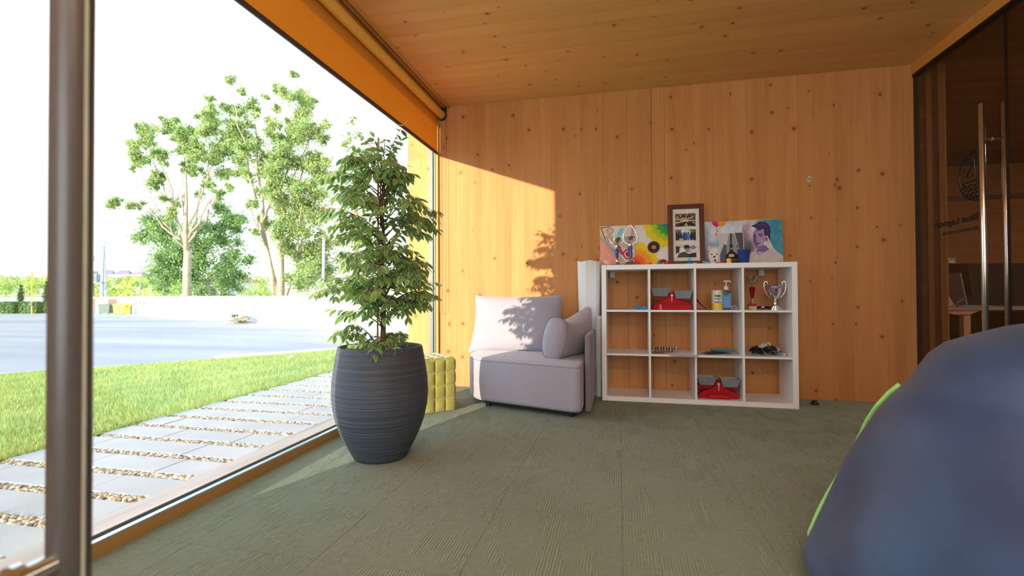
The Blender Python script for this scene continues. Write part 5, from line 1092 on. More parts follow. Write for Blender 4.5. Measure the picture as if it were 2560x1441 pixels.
# middle row
cl = glass_mat('clear_plastic', (.95, .95, .96), 1.6)
for i, (a, b) in enumerate([(.425, .19), (.470, .19), (.515, .19), (.560, .185), (.602, .18), (.447, .235), (.492, .235), (.538, .23), (.582, .23)]):
    t = T('shot_cup', ['leftmost', 'second', 'third', 'fourth', 'rightmost', 'leftmost', 'second', 'third', 'rightmost'][i] + ' tiny clear plastic cup in the ' + ('front row of five' if i < 5 else 'back row of four') + ' on the middle shelf', 'cup', a, b, Z1, group='clear plastic cups')
    obj('cup', MB().lathe([(0, .001), (.014, .001), (.015, .003), (.019, .040), (.0195, .040), (.0155, .002), (0, 0)], 18, cap=False), cl, t, smooth='auto')
    obj('rim', MB().lathe([(.019, .039), (.0205, .040), (.019, .0412)], 18, cap=False), cl, t, smooth=True)
t = T('paper_sheet', 'printed white paper lying on the middle shelf before the clear cups', 'paper', .62, .10, Z1, .12)
A = Art(.21, .13, 70, (226, 226, 230)); 
for q in range(6): A.line([(.1, .2 + .12 * q), (.55 + .3 * ((q * 7) % 5) / 5, .2 + .12 * q)], .012, (150, 150, 160))
A.line([(.1, .93), (.9, .93)], .02, (60, 60, 70))
o = A.build('sheet', t, (-.10, -.06, .0022)); o.rotation_euler = (-math.pi / 2, 0, 0)
for v in o.data.vertices: v.co.y = 0; 
o.rotation_euler = (math.radians(-90), 0, 0); o.scale = (1, 1, -1); o.location = (-.10, -.06, .0022)
obj('under_sheet', MB().box((-.12, -.07, 0), (.09, .06, .0015)), mat('paper_white', srgb(220, 222, 226), .8), t)
t = T('paper_sheet', 'dark-edged leaflet lying under the clear cups', 'paper', .48, .11, Z1, -.05); obj('sheet', MB().box((-.07, -.05, 0), (.09, .07, .0012)), mat('leaflet_red', srgb(150, 120, 110), .7), t); obj('loop', MB().tube([(.02, -.045, .003), (.05, -.05, .012), (.08, -.045, .01), (.09, -.03, .003)], .0012, 5), pl_red, t)
t = T('brochure_pile', 'fanned pile of blue and brown leaflets in the middle row, third cell', 'leaflets', .93, .17, Z1)
for q, (dx, dy, rz_, c, n) in enumerate([(-.05, -.03, .5, (70, 62, 56), 'leaf_brown'), (-.02, 0.0, .2, (40, 60, 76), 'leaf_navy'), (.02, .02, -.2, (52, 140, 180), 'leaf_blue'), (.05, -.0, -.5, (60, 150, 190), 'leaf_blue2'), (.02, .03, .1, (96, 170, 200), 'leaf_pale')]):
    o = obj('leaflet', MB().add([(-.075, -.05, 0), (.075, -.05, 0), (.075, .05, 0), (-.075, .05, 0), (-.075, -.05, .0015), (.075, -.05, .0015), (.075, .05, .007), (-.075, .05, .0015), (0, 0, .010)], [(0, 3, 2, 1), (4, 5, 8), (5, 6, 8), (6, 7, 8), (7, 4, 8), (0, 1, 5, 4), (1, 2, 6, 5), (2, 3, 7, 6), (3, 0, 4, 7)]), mat(n, srgb(*c), .4), t, loc=(dx, dy, .001 + .0065 * q)); o.rotation_euler = (.0, 0, rz_)
t = T('lanyard_pile', 'tangled heap of dark lanyards and white badges in the middle row, right cell', 'lanyards', 1.275, .17, Z1)
r = random.Random(14); lm_ = [mat('lanyard_black', srgb(24, 26, 34), .5), mat('lanyard_green', srgb(36, 84, 60), .5), mat('lanyard_navy', srgb(30, 38, 60), .5), mat('lanyard_white', srgb(190, 200, 214), .5)]
for q in range(26):
    cxx, cyy = r.uniform(-.075, .085), r.uniform(-.06, .05); hz = .012 + .042 * (1 - (abs(cxx) / .13) ** 2) * r.random(); a0 = r.random() * 6
    pts = [(cxx + r.uniform(.02, .05) * math.cos(a0 + u * .7), cyy + .035 * math.sin(a0 + u * .7), max(.0058, hz + .014 * math.sin(u * 1.3 + q))) for u in range(9)]
    obj('lanyard', MB().tube(pts, .0042, 5), lm_[[0, 1, 0, 2, 0, 1, 2, 3][q % 8]], t, smooth=True)
for q, (a, b, z, rx, ry, rz_, sx_, sy_) in enumerate([(-.02, -.03, .072, .5, -.5, .4, .03, .018), (.03, 0, .078, 1.2, .1, .0, .016, .022), (.10, -.03, .030, .6, .9, .3, .03, .045), (.06, .0, .055, .7, .2, .6, .04, .025), (.0, -.06, .010, .7, .2, .9, .03, .02)]):
    o = obj('badge', MB().rbox((-sx_, -sy_, -.001), (sx_, sy_, .001), .0008), [lm_[3], mat('badge_tan', srgb(206, 176, 120), .4), lm_[3], lm_[2], lm_[3]][q], t, loc=(a, b, z)); o.rotation_euler = (rx, ry, rz_)
t = T('glass_stopper', 'small clear knob at the right of the lanyard heap', 'knob', 1.405, .12, Z1); obj('knob', MB().lathe([(0, 0), (.012, 0), (.010, .006), (.013, .012), (.013, .020), (0, .023)], 14, cap=False), silver, t, smooth='auto'); obj('base', MB().lathe([(.014, 0), (.014, .002)], 14), silver, t)
# floor bits beside shelf
o = obj('rubber_stop', MB().lathe([(.026, 0), (.030, .006), (.026, .022), (.012, .034), (0, .036)], 20, cap=False), black, smooth='auto', loc=(1.50, 4.30, 0.001)); tag(o, 'small black rubber doorstop on the carpet right of the shelf', 'doorstop')
o = obj('sign_reflection', MB().box((-.011, -.0015, -.022), (.011, 0, .022)), mat('sign_reflection_pale', srgb(190, 214, 196), .4), loc=(1.551, D - .0005, 1.83)); o.rotation_euler = (0, .22, 0)  # tilted plate standing in for an exit sign's reflection in glass
tag(o, 'tiny tilted pale green sticker of an exit sign, built as a plate on the wooden wall', 'reflection'); obj('print', MB().box((-.004, -.0022, -.014), (.006, -.0016, .012)), mat('sign_reflection_dark', srgb(70, 120, 90), .4), o)
# ================================================================== SOFA SEAT
fab, ft, fb = newmat('grey_lilac_fabric'); tc_ = N(ft, 'ShaderNodeTexCoord'); L_ = ft.links.new
n_ = N(ft, 'ShaderNodeTexNoise'); n_.inputs['Scale'].default_value = 420; n_.inputs['Detail'].default_value = 2; L_(tc_.outputs['Object'], n_.inputs[0])
r_ = ramp(ft, [(0.3, srgb(142, 138, 152)), (0.7, srgb(172, 168, 180))]); L_(n_.outputs[0], r_.inputs[0]); L_(r_.outputs[0], fb.inputs['Base Color']); fb.inputs['Roughness'].default_value = .9; fb.inputs['Sheen Weight'].default_value = .3
bp_ = N(ft, 'ShaderNodeBump'); bp_.inputs['Strength'].default_value = .35; bp_.inputs['Distance'].default_value = .002; L_(n_.outputs[0], bp_.inputs['Height']); L_(bp_.outputs[0], fb.inputs['Normal'])
fab_d = mat('grey_panel_fabric', srgb(124, 116, 122), .9, noise=.12, nscale=300, sheen=.2); seam_m = mat('seam_grey', srgb(120, 116, 130), .9)
sf = thing('lounge_seat', 'grey corner lounge seat with loose cushions, left of the white shelf', 'sofa', (-.70, 3.95, 0))
def rounded_poly(pts, rad, n=6):
    out = []
    for i, (x, y) in enumerate(pts):
        p = Vector((x, y)); a = Vector(pts[i - 1]); b = Vector(pts[(i + 1) % len(pts)]); r_ = rad[i] if isinstance(rad, (list, tuple)) else rad
        da = (a - p).normalized(); db = (b - p).normalized(); p0 = p + da * r_; p1 = p + db * r_
        for k_ in range(n + 1):
            t_ = k_ / n; q = p0 * (1 - t_) ** 2 + p * 2 * t_ * (1 - t_) + p1 * t_ ** 2; out.append((q.x, q.y))
    return out
def soft_slab(poly, z0, z1, re, cen, dome=.0, low=1.0):
    """extruded rounded polygon with rolled top and bottom edges"""
    c = Vector(cen); V = []; prof = [(-re, z0)] + [(-re + re * math.sin(a), z0 + re * .8 - re * .8 * math.cos(a)) for a in [math.pi / 2 * q / 4 for q in range(1, 5)]]
    prof += [(0, z0 + (z1 - z0) * .5), (0, z1 - re)] + [(-re + re * math.cos(a), z1 - re + re * math.sin(a)) for a in [math.pi / 2 * q / 5 for q in range(1, 6)]]
    m = MB(); n = len(poly); mean = sum(((Vector(p) - c).length for p in poly)) / n
    rows = []
    for off, z in prof:
        rows.append([((c + (Vector(p) - c) * (1 + off / (Vector(p) - c).length))) for p in poly] + [z])
    for row in rows: m.v += [(p.x, p.y, row[-1]) for p in row[:-1]]
    for i in range(len(rows) - 1): m.f += [(i * n + k, i * n + (k + 1) % n, (i + 1) * n + (k + 1) % n, (i + 1) * n + k) for k in range(n)]
    top = rows[-1]; base = len(m.v) - n
    for s_, (sc, dz) in enumerate(((.75, .4), (.45, .8), (.15, 1.0))):
        m.v += [(c.x + (p.x - c.x) * sc, c.y + (p.y - c.y) * sc, z1 + dome * dz) for p in top[:-1]]
        m.f += [(base + k, base + (k + 1) % n, base + n + (k + 1) % n, base + n + k) for k in range(n)]; base += n
    m.f.append(tuple(base + k for k in range(n))); m.f.append(tuple(range(n - 1, -1, -1))); return m
ox, oy = -.70, 3.95
poly = rounded_poly([(-1.25 - ox, 4.36 - oy), (-1.255 - ox, 3.99 - oy), (-1.13 - ox, 3.735 - oy), (-.262 - ox, 3.435 - oy), (-.262 - ox, 4.24 - oy)], [.06, .10, .10, .07, .05])
obj('seat', soft_slab(poly, .045, .385, .035, (0, 0), .012), fab, sf, smooth='auto')
obj('base_plate', MB().prism([(a * .88, b * .88) for a, b in poly], .022, .05), black, sf)
for a, b in ((-.32, -.19), (.36, -.40), (.36, .3), (-.42, .3)): obj('foot', MB().lathe([(.018, 0), (.022, .004), (.02, .03)], 12, (a, b, 0)), black, sf)
sm_pts = [(a * (1 - .004), b * (1 - .004), .362) for a, b in poly]; obj('seam', MB().tube(sm_pts, .0022, 5, True), seam_m, sf, smooth=True)
obj('seam', MB().tube([(poly[25][0] * 1.001, poly[25][1] * 1.001, .36 - .3 * q / 4) for q in range(5)], .002, 5), seam_m, sf)
obj('arm_panel', MB().rbox((-.247 - ox, 3.575 - oy, .03), (-.205 - ox, 4.26 - oy, .585), .016), fab_d, sf, smooth='auto')
obj('back_panel', MB().rbox((-1.22 - ox, 4.40 - oy, .03), (-.38 - ox, 4.45 - oy, .585), .016), fab_d, sf, smooth='auto')
def pillow(w, h, t, n=36, pw=2.2, ears=.06, wr=.0, seed=0, taper=0.0, sag=0.0):
    """returns front and back grids joined; local x width, z height, y thickness"""
    r = np.random.default_rng(seed); m = MB(); u = np.linspace(-1, 1, n + 1); U, V = np.meshgrid(u, u, indexing='ij')
    prof = np.clip((1 - np.abs(U) ** pw) * (1 - np.abs(V) ** pw), 0, 1) ** .5
    pin = 1 - ears * (1 - (U ** 2)) * np.abs(V) ** 3; pin2 = 1 - ears * (1 - (V ** 2)) * np.abs(U) ** 3
    X = U * w / 2 * pin2 * (1 - taper * V); Z = V * h / 2 * pin
    wrk = wr * (np.sin(7 * U + 5 * V + seed) * np.exp(-3 * (1 - np.abs(U)) ) + .6 * np.sin(11 * U * V + 2 + seed) * np.abs(U) ** 2 + .5 * np.sin(9 * V - 6 * U) * (np.abs(V) ** 3))
    F = np.stack([X, -(prof * t / 2 + wrk * prof) + sag * (U ** 2), Z], -1); B = np.stack([X, prof * t / 2 + sag * (U ** 2), Z], -1)
    m.grid(F.tolist()); m.grid(B[::-1].tolist()); return m
bm_c = pillow(.84, .52, .21, 44, 2.4, .07, .010, 2, .05)
bc = obj('back_cushion', bm_c, fab, sf, smooth=True, loc=(-.885 - ox, 4.235 - oy, .618)); bc.rotation_euler = (-.16, .0, -.03)
E_ = [(.42 * (1 - .05 * v) * 1, 0, .26 * v) for v in (-1, 1)]
# side cushion: boxed, leaning on the arm panel
sc_m = MB(); n = 22; 
def side_cushion():
    m = MB(); rows = []
    for i in range(n + 1):                                    # along its length (towards the wall)
        s_ = i / n; L = .60; y = -.30 + L * s_; e = abs(2 * s_ - 1); hh = .15 * (.90 + .22 * s_) + .03 * e ** 2 - .014 * (1 - e) + .0; tt = .118 - .02 * e ** 4
        if s_ > .8: tt *= 1 - (s_ - .8) * 2.2
        ring_ = []
        for k_ in range(28):
            a = 2 * math.pi * k_ / 28; c, s2 = math.cos(a), math.sin(a); p = 3.2
            x = tt * math.copysign(abs(c) ** (2 / p), c); z = hh * math.copysign(abs(s2) ** (2 / 2.1), s2)
            ring_.append((x + .01 * math.sin(6 * s_ + z * 20) * (1 - e), y + .0, z + .02 * e ** 2 + .035 * s_ ** 2))
        rows.append(ring_)
    for r_ in rows: m.v += r_
    for i in range(n): m.f += [(i * 28 + k, i * 28 + (k + 1) % 28, (i + 1) * 28 + (k + 1) % 28, (i + 1) * 28 + k) for k in range(28)]
    # bulging end caps
    for i, sg in ((0, -1), (n, 1)):
        base = i * 28; cx = sum(p[0] for p in rows[i]) / 28; cz = sum(p[2] for p in rows[i]) / 28; b0 = base
        for sc, dy in ((.85, .018), (.6, .034), (.3, .042)):
            st = len(m.v); m.v += [(cx + (p[0] - cx) * sc, p[1] + sg * dy, cz + (p[2] - cz) * sc) for p in rows[i]]; m.f += [(b0 + k, b0 + (k + 1) % 28, st + (k + 1) % 28, st + k) for k in range(28)]; b0 = st
        m.f.append(tuple(b0 + k for k in range(28)))
    return m, rows
scm, rows = side_cushion()
sc = obj('side_cushion', scm, fab, sf, smooth=True, loc=(-.398 - ox, 3.99 - oy, .524)); sc.rotation_euler = (0.0, .20, -.30)
obj('seam', MB().tube([(p[0], p[1] - .002, p[2]) for p in rows[0]], .0022, 5, True), seam_m, sc, smooth=True)

# ================================================================== OTTOMAN
ot_m, ott, otb = newmat('mustard_velvet'); tc_ = N(ott, 'ShaderNodeTexCoord'); n_ = N(ott, 'ShaderNodeTexNoise'); n_.inputs['Scale'].default_value = 14; ott.links.new(tc_.outputs['Object'], n_.inputs[0])
r_ = ramp(ott, [(0.3, srgb(130, 126, 54)), (0.7, srgb(156, 150, 74))]); ott.links.new(n_.outputs[0], r_.inputs[0]); ott.links.new(r_.outputs[0], otb.inputs['Base Color']); otb.inputs['Roughness'].default_value = .85; otb.inputs['Sheen Weight'].default_value = .5
def tufted(sx_, sz_, nc, nr, n=28):
    m = MB()
    def face(o, du, dv, nrm, cu, cv):
        P = []
        for i in range(n * cu // 2 + 1):
            row = []; u = i / (n * cu // 2)
            for j in range(n * cv // 2 + 1):
                v = j / (n * cv // 2); b = (abs(math.sin(math.pi * u * cu)) * abs(math.sin(math.pi * v * cv))) ** .38
                eu = min(u, 1 - u) * cu; ev = min(v, 1 - v) * cv; ed = min(1, min(eu, ev) / .28); rnd_ = (1 - ed) ** 2 * .012
                p = Vector(o) + Vector(du) * u + Vector(dv) * v + Vector(nrm) * (.014 * b - rnd_ * 0)
                row.append(p)
            P.append(row)
        i0 = len(m.v); m.grid([[tuple(p) for p in r] for r in P])
    h = sx_ / 2
    face((-h, -h, 0), (sx_, 0, 0), (0, 0, sz_), (0, -1, 0), nc, nr); face((h, -h, 0), (0, sx_, 0), (0, 0, sz_), (1, 0, 0), nc, nr); face((h, h, 0), (-sx_, 0, 0), (0, 0, sz_), (0, 1, 0), nc, nr); face((-h, h, 0), (0, -sx_, 0), (0, 0, sz_), (-1, 0, 0), nc, nr); face((-h, -h, sz_), (sx_, 0, 0), (0, sx_, 0), (0, 0, 1), nc, nc)
    # round the outer edges
    for i, p in enumerate(m.v):
        q = Vector(p); lim = h - .012
        d = Vector((max(0, abs(q.x) - lim), max(0, abs(q.y) - lim), max(0, q.z - (sz_ - .012))))
        if d.length > .0135 and sum(c > .004 for c in d) >= 2:
            k_ = .0135 / d.length; dd = d * k_; m.v[i] = (math.copysign(min(abs(q.x), lim) + dd.x, q.x), math.copysign(min(abs(q.y), lim) + dd.y, q.y), min(q.z, sz_ - .012) + dd.z)
    return m
OA = -.80
ot = thing('tufted_ottoman', 'mustard green tufted cube stool behind the dark plant pot', 'stool', (-1.465, 3.575, 0.0), OA)
obj('cushion', tufted(.335, .392, 4, 4).xf(Matrix.Translation((0, 0, .004))), ot_m, ot, smooth='auto', fixn=True); obj('base', MB().box((-.155, -.155, 0.0), (.155, .155, .012)), black, ot)

# ================================================================== PAPER ROLLS beside the shelf
pp = mat('flipchart_paper', srgb(222, 224, 228), .7, noise=.02)
t = thing('paper_roll', 'tall white roll of flip chart paper standing left of the shelf', 'paper roll', (-.262, 4.395, 0.0), .0)
m = MB(); prof = []
nseg = 14
for lv, (z, rr_) in enumerate([(0.001, .090), (.3, .090), (.7, .092), (1.0, .100), (1.17, .104)]):
    for k_ in range(nseg): a = 2 * math.pi * k_ / nseg; q = rr_ * (1 + .03 * math.sin(k_ * 2.7)); m.v.append((q * math.cos(a), q * math.sin(a) * .9, z + (.006 * math.sin(k_ * 1.9) if lv == 4 else 0)))
for i in range(4): m.f += [(i * nseg + k, i * nseg + (k + 1) % nseg, (i + 1) * nseg + (k + 1) % nseg, (i + 1) * nseg + k) for k in range(nseg)]
m.f.append(tuple(range(nseg - 1, -1, -1)))
b_ = len(m.v); m.v += [(p[0] * .9, p[1] * .9, p[2]) for p in m.v[4 * nseg:5 * nseg]]; m.f += [(4 * nseg + k, 4 * nseg + (k + 1) % nseg, b_ + (k + 1) % nseg, b_ + k) for k in range(nseg)]
m.v += [(p[0] * .88, p[1] * .88, .9) for p in m.v[b_:b_ + nseg]]; m.f += [(b_ + k, b_ + (k + 1) % nseg, b_ + nseg + (k + 1) % nseg, b_ + nseg + k) for k in range(nseg)]
obj('outer_sheet', m, pp, t); obj('inner_sheet', MB().tube([(.012 * q / 30 * math.cos(q * .5) * 6, .012 * q / 30 * math.sin(q * .5) * 5, 1.14) for q in range(30)], .004, 4), pp, t)
t = thing('paper_roll', 'short white paper roll leaning between the seat panel and the shelf', 'paper roll', (-.1765, 4.298, 0.0), .1)
m = MB().lathe([(.023, .001), (.025, .3), (.025, .690), (.021, .692), (.021, .5)], 12); obj('outer_sheet', m, pp, t); obj('loose_edge', MB().box((-.027, -.020, .3), (-.0235, .01, .685)), pp, t)

# ================================================================== PLANT POT AND FIG
PX, PY = -1.281, 2.474
pot = thing('plant_pot', 'large dark slate ribbed barrel planter beside the window', 'planter', (PX, PY, 0))
prof = [(0, 0), (.132, 0), (.142, .006), (.158, .035), (.185, .085), (.213, .145), (.236, .21), (.251, .28), (.257, .35), (.254, .42), (.245, .49), (.234, .55), (.226, .595), (.222, .602), (.214, .602), (.210, .595), (.218, .54), (.222, .52), (0, .52)]
def fine(prof, n):
    out = []
    for (a, b), (c, d) in zip(prof[:-1], prof[1:]):
        for q in range(n): t_ = q / n; out.append((a + (c - a) * t_, b + (d - b) * t_))
    return out + [prof[-1]]
obj('pot', MB().lathe(fine(prof[1:13], 3) + prof[13:17], 72, cap=False).lathe([(0, .0005), (.132, .0005)], 24, cap=False), pot_mat(), pot, smooth='auto')
obj('soil', MB().lathe([(0, .545), (.1, .55), (.18, .545), (.218, .54)], 32, cap=False), mat('potting_soil', srgb(66, 50, 40), .95, noise=.3, nscale=60, bump=.6, bscale=80), pot, smooth=True)
fg = thing('variegated_fig', 'tall weeping fig with cream-edged leaves growing in the dark planter', 'plant', (PX, PY, .545))
brk = mat('brown_bark', srgb(112, 84, 62), .85, noise=.2, nscale=40); stk = mat('bamboo_stake', srgb(160, 118, 78), .7); stk2 = mat('dark_stake', srgb(96, 84, 76), .6)
r = random.Random(31)
ZB = .545
trk = [(.018, .0, -.02), (.016, .005, .15), (.022, 0, .32), (.010, .008, .5), (.018, 0, .66), (.008, 0, .82), (.014, 0.01, .95), (.010, 0, 1.08)]
obj('trunk', MB().tube(trk, [.013, .012, .0115, .0105, .0095, .008, .006, .004], 10), brk, fg, smooth=True)
obj('stem', MB().tube([(-.004, .012, 0), (.002, .016, .2), (.008, .004, .34), (.002, -.01, .5), (.012, .014, .64), (-.004, .01, .8), (.0, 0, .95), (-.02, 0, 1.1)], [.008, .0075, .007, .0065, .006, .005, .004, .003], 8), brk, fg, smooth=True)
obj('stake', MB().tube([(-.012, -.012, -.02), (-.008, -.008, 1.2)], .0055, 8), stk, fg)
for z in (.3, .62, .86): obj('tie', MB().lathe([(.017, z), (.019, z + .004), (.017, z + .008)], 12, (.006, 0, 0), cap=False), stk2, fg)
# envelope: height above the soil -> reach to picture-left (towards the window) and to the right
env = [(-.02, .33, .24), (.03, .30, .24), (.08, .18, .16), (.13, .16, .08), (.18, .36, .07), (.24, .24, .10), (.30, .36, .26), (.36, .40, .34), (.42, .44, .35), (.48, .34, .34), (.55, .24, .30), (.62, .22, .18), (.68, .28, .22), (.74, .33, .32), (.80, .34, .39), (.86, .35, .40), (.92, .37, .28), (.98, .38, .24), (1.04, .34, .18), (1.10, .31, .24), (1.15, .24, .26), (1.20, .16, .19), (1.24, .08, .14)]
def reach(z, s_):
    z = max(env[0][0], min(env[-1][0], z))
    for (a, l0, r0), (b, l1, r1) in zip(env[:-1], env[1:]):
        if a <= z <= b: t_ = (z - a) / (b - a); return (l0 + (l1 - l0) * t_) if s_ < 0 else (r0 + (r1 - r0) * t_)
    return .2
RW = np.array([Rw.x, Rw.y, 0]); FW_ = np.array([Fw.x, Fw.y, 0])
twigs = MB(); leaves = []
def add_leaves(pts, dens, sz=1.0):
    L = sum((Vector(pts[i + 1]) - Vector(pts[i])).length for i in range(len(pts) - 1)); n_ = max(3, int(L * dens)); 
    for q in range(n_):
        u = (q + .5) / n_ * (len(pts) - 1); i = min(int(u), len(pts) - 2); f = u - i; p = Vector(pts[i]).lerp(Vector(pts[i + 1]), f)
        d = (Vector(pts[i + 1]) - Vector(pts[i])).normalized(); side = d.cross(Vector((0, 0, 1))).normalized() * (1 if q % 2 else -1)
        dirn = (d * .5 + side * .8 + Vector((0, 0, -.55)) + Vector((r.uniform(-.3, .3), r.uniform(-.3, .3), r.uniform(-.3, .2)))).normalized()
        leaves.append((p + dirn * .006, dirn, r.uniform(.048, .074) * sz))
    leaves.append((Vector(pts[-1]), ((Vector(pts[-1]) - Vector(pts[-2])).normalized() + Vector((0, 0, -.3))).normalized(), .055 * sz))
levels = []
z = .02
branches = []
for q in range(98):
    z = .0 + 1.13 * ((q * .6180339) % 1.0)
    if .07 < z < .24 and q % 3: z += .25
    ang = (math.pi * (q % 2) + r.uniform(-1.5, 1.5)); branches.append((z, ang))
for bi, (z, ang) in enumerate(branches):
    cx_, cy_ = math.cos(ang), math.sin(ang)              # cx along picture right, cy along depth
    tipz = z + r.uniform(.0, .13) - (.05 if z > 1.0 else 0); R_ = reach(tipz, cx_) * r.uniform(.62, .98) if abs(cx_) > .3 else .28 * r.uniform(.6, 1)
    R_ = min(R_, reach(tipz, cx_) / max(abs(cx_), .35)) * (1.0)
    if tipz > 1.12: R_ *= .95
    b0 = Vector((.012, 0, max(.0, z - .10)))
    dv = Vector(tuple(RW * cx_ + FW_ * cy_ * .8)); pts = []
    for i in range(7):
        u = i / 6; pz = b0.z + (tipz - b0.z) * (1 - (1 - u) ** 2) - (.06 * u ** 3 if tipz < 1.15 else .02 * u ** 3)
        p = Vector((b0.x, b0.y, 0)) * (1 - u) + dv * R_ * (u ** .9) + Vector((r.uniform(-.008, .008), r.uniform(-.008, .008), 0)); p.z = max(pz, .012 if R_ < .2 else .06 - .08 * u); pts.append(tuple(p))
    twigs.tube(pts, [.0042, .0036, .003, .0025, .002, .0015, .001], 5)
    add_leaves(pts[1:], 74)
    for s_ in range(3):
        i = r.randint(2, 5); p = Vector(pts[i]); d = (dv.normalized() * .7 + Vector((r.uniform(-1, 1), r.uniform(-1, 1), r.uniform(-.5, .35)))).normalized(); L = r.uniform(.05, .12)
        sp = [tuple(p + d * L * k_ / 3 + Vector((0, 0, -.012 * (k_ / 3) ** 2))) for k_ in range(4)]; twigs.tube(sp, [.0018, .0015, .0012, .0008], 4); add_leaves(sp[1:], 66, .9)
for (a, c, zt) in ((.125, 0, 1.27), (.10, .05, 1.2), (-.10, 0, 1.22), (-.18, .03, 1.19), (-.04, .02, 1.21)):
    pts = [tuple(Vector((.01, 0, 1.0)).lerp(Vector(tuple(RW * a + FW_ * c)) + Vector((0, 0, zt)), u / 4) + Vector((0, 0, .03 * math.sin(u / 4 * 3.1)))) for u in range(5)]; twigs.tube(pts, [.003, .0025, .002, .0015, .001], 5); add_leaves(pts[1:], 52)
obj('twigs', twigs, brk, fg, smooth=True)['kind'] = 'stuff'
# leaf blade: pointed oval, folded along the midrib, slightly curled
rows_ = [(0, .02), (.12, .30), (.28, .46), (.45, .50), (.62, .42), (.78, .26), (.90, .10), (1.0, .0)]
lv, luv = [], []
for s_, w_ in rows_:
    w_ *= .86
    for u in (-1, -.5, 0, .5, 1):
        lv.append((u * w_ * .5 * 1.0, s_, -.10 * s_ * s_ + .10 * abs(u) * w_ * .8)); luv.append((abs(u), s_))
lf = []
for i in range(len(rows_) - 1):
    for j in range(4): lf.append((i * 5 + j, i * 5 + j + 1, (i + 1) * 5 + j + 1, (i + 1) * 5 + j))
lv = np.array(lv); luv = np.array(luv); lf = np.array(lf)
# clip width uv so the cream margin widens irregularly towards the edge
fleaf = leaf_mat('variegated_leaf', (92, 142, 78), (158, 196, 106), .5, (240, 238, 196), scale=9)
me0 = fastmesh('leaf', lv, lf, luv); me0.shade_smooth(); me0.materials.append(fleaf)
def leaf_matrix(p, d, s_, roll):
    y_ = d.normalized(); x_ = y_.cross(Vector((0, 0, 1)));
    if x_.length < .1: x_ = Vector((1, 0, 0))
    x_.normalize(); x_ = Matrix.Rotation(roll, 3, y_) @ x_; z_ = x_.cross(y_)
    M = Matrix(((x_.x * s_, y_.x * s_, z_.x * s_, p.x), (x_.y * s_, y_.y * s_, z_.y * s_, p.y), (x_.z * s_, y_.z * s_, z_.z * s_, p.z), (0, 0, 0, 1))); return M
r.shuffle(leaves)
camv = Vector((0, 0, .879)) - Vector((PX, PY, ZB))
leaves = [(p, d, s_, r.gauss(0, .5)) for p, d, s_ in leaves]
leaves.sort(key=lambda q: (q[0] - camv).length)
for p, d, s_, ro in leaves[:290]:
    o = bpy.data.objects.new('leaf', me0); C.objects.link(o); o.parent = fg; o.matrix_local = leaf_matrix(p, d, s_, ro)
Vs = []; k_ = 0
for p, d, s_, ro in leaves[290:]:
    M = np.array(leaf_matrix(p, d, s_, ro)); Vs.append(lv @ M[:3, :3].T + M[:3, 3])
nl = len(Vs); me = fastmesh('foliage', np.concatenate(Vs), (lf[None] + (np.arange(nl) * len(lv))[:, None, None]).reshape(-1, 4), np.tile(luv, (nl, 1))); me.shade_smooth(); me.materials.append(fleaf)
tag(obj('foliage', me, None, fg), kind='stuff')
print('fig leaves', len(leaves))

# ================================================================== BEAN BAG
bb, bt_, bbb = newmat('navy_nylon'); tc_ = N(bt_, 'ShaderNodeTexCoord'); n_ = N(bt_, 'ShaderNodeTexNoise'); n_.inputs['Scale'].default_value = 3.0; n_.inputs['Detail'].default_value = 3; bt_.links.new(tc_.outputs['Object'], n_.inputs[0])
r_ = ramp(bt_, [(0.35, srgb(30, 54, 94)), (0.65, srgb(46, 76, 120))]); bt_.links.new(n_.outputs[0], r_.inputs[0]); bt_.links.new(r_.outputs[0], bbb.inputs['Base Color']); bbb.inputs['Roughness'].default_value = .5; bbb.inputs['Sheen Weight'].default_value = .1
n3 = N(bt_, 'ShaderNodeTexNoise'); n3.inputs['Scale'].default_value = 500; bt_.links.new(tc_.outputs['Object'], n3.inputs[0]); bp_ = N(bt_, 'ShaderNodeBump'); bp_.inputs['Strength'].default_value = .2; bp_.inputs['Distance'].default_value = .002; bt_.links.new(n3.outputs[0], bp_.inputs['Height']); bt_.links.new(bp_.outputs[0], bbb.inputs['Normal'])
BX, BY = 1.149, 1.531
bag = thing('bean_bag', 'big navy blue bean bag with lime green piping in the near right corner', 'bean bag', (BX, BY, 0))
bprof = [(0.0, .52), (.02, .585), (.07, .608), (.14, .585), (.20, .562), (.27, .535), (.34, .508), (.40, .482), (.46, .455), (.52, .425), (.57, .392), (.615, .352), (.66, .325), (.70, .300), (.735, .262), (.762, .20), (.785, .14), (.80, .08), (.806, .03)]
def rb(z):
    for (a, r0), (b, r1) in zip(bprof[:-1], bprof[1:]):
        if a <= z <= b: return r0 + (r1 - r0) * (z - a) / (b - a)
    return .03
# left outline azimuth as seen from the doorway
az_cam = math.atan2(-BY, -BX); az_left = az_cam - math.pi / 2 - .0
def bpt(z, a, off=0.0):
    rr_ = rb(z) + off; d_ = (a - az_left + math.pi) % (2 * math.pi) - math.pi
    fold = .013 * math.sin(3.0 * a + 7 * z) * (z / .8) + .009 * math.sin(9 * a + 3 * math.sin(6 * z)) * max(0, 1 - abs(z - .25) / .4) + .007 * math.sin(5 * a - 14 * z)
    rr_ *= 1 + fold * 2.2 * min(1, abs(d_) / .35); lean = (z / .8) ** 2
    return (rr_ * math.cos(a), rr_ * math.sin(a), z)
m = MB(); na = 96; zs = []
for (a, _), (b, _) in zip(bprof[:-1], bprof[1:]):
    for q in range(3): zs.append(a + (b - a) * q / 3)
zs.append(bprof[-1][0])
m.grid([[bpt(z, 2 * math.pi * k_ / na) for k_ in range(na + 1)] for z in zs]); nz = len(zs)
m.f.append(tuple((nz - 1) * (na + 1) + k_ for k_ in range(na)))
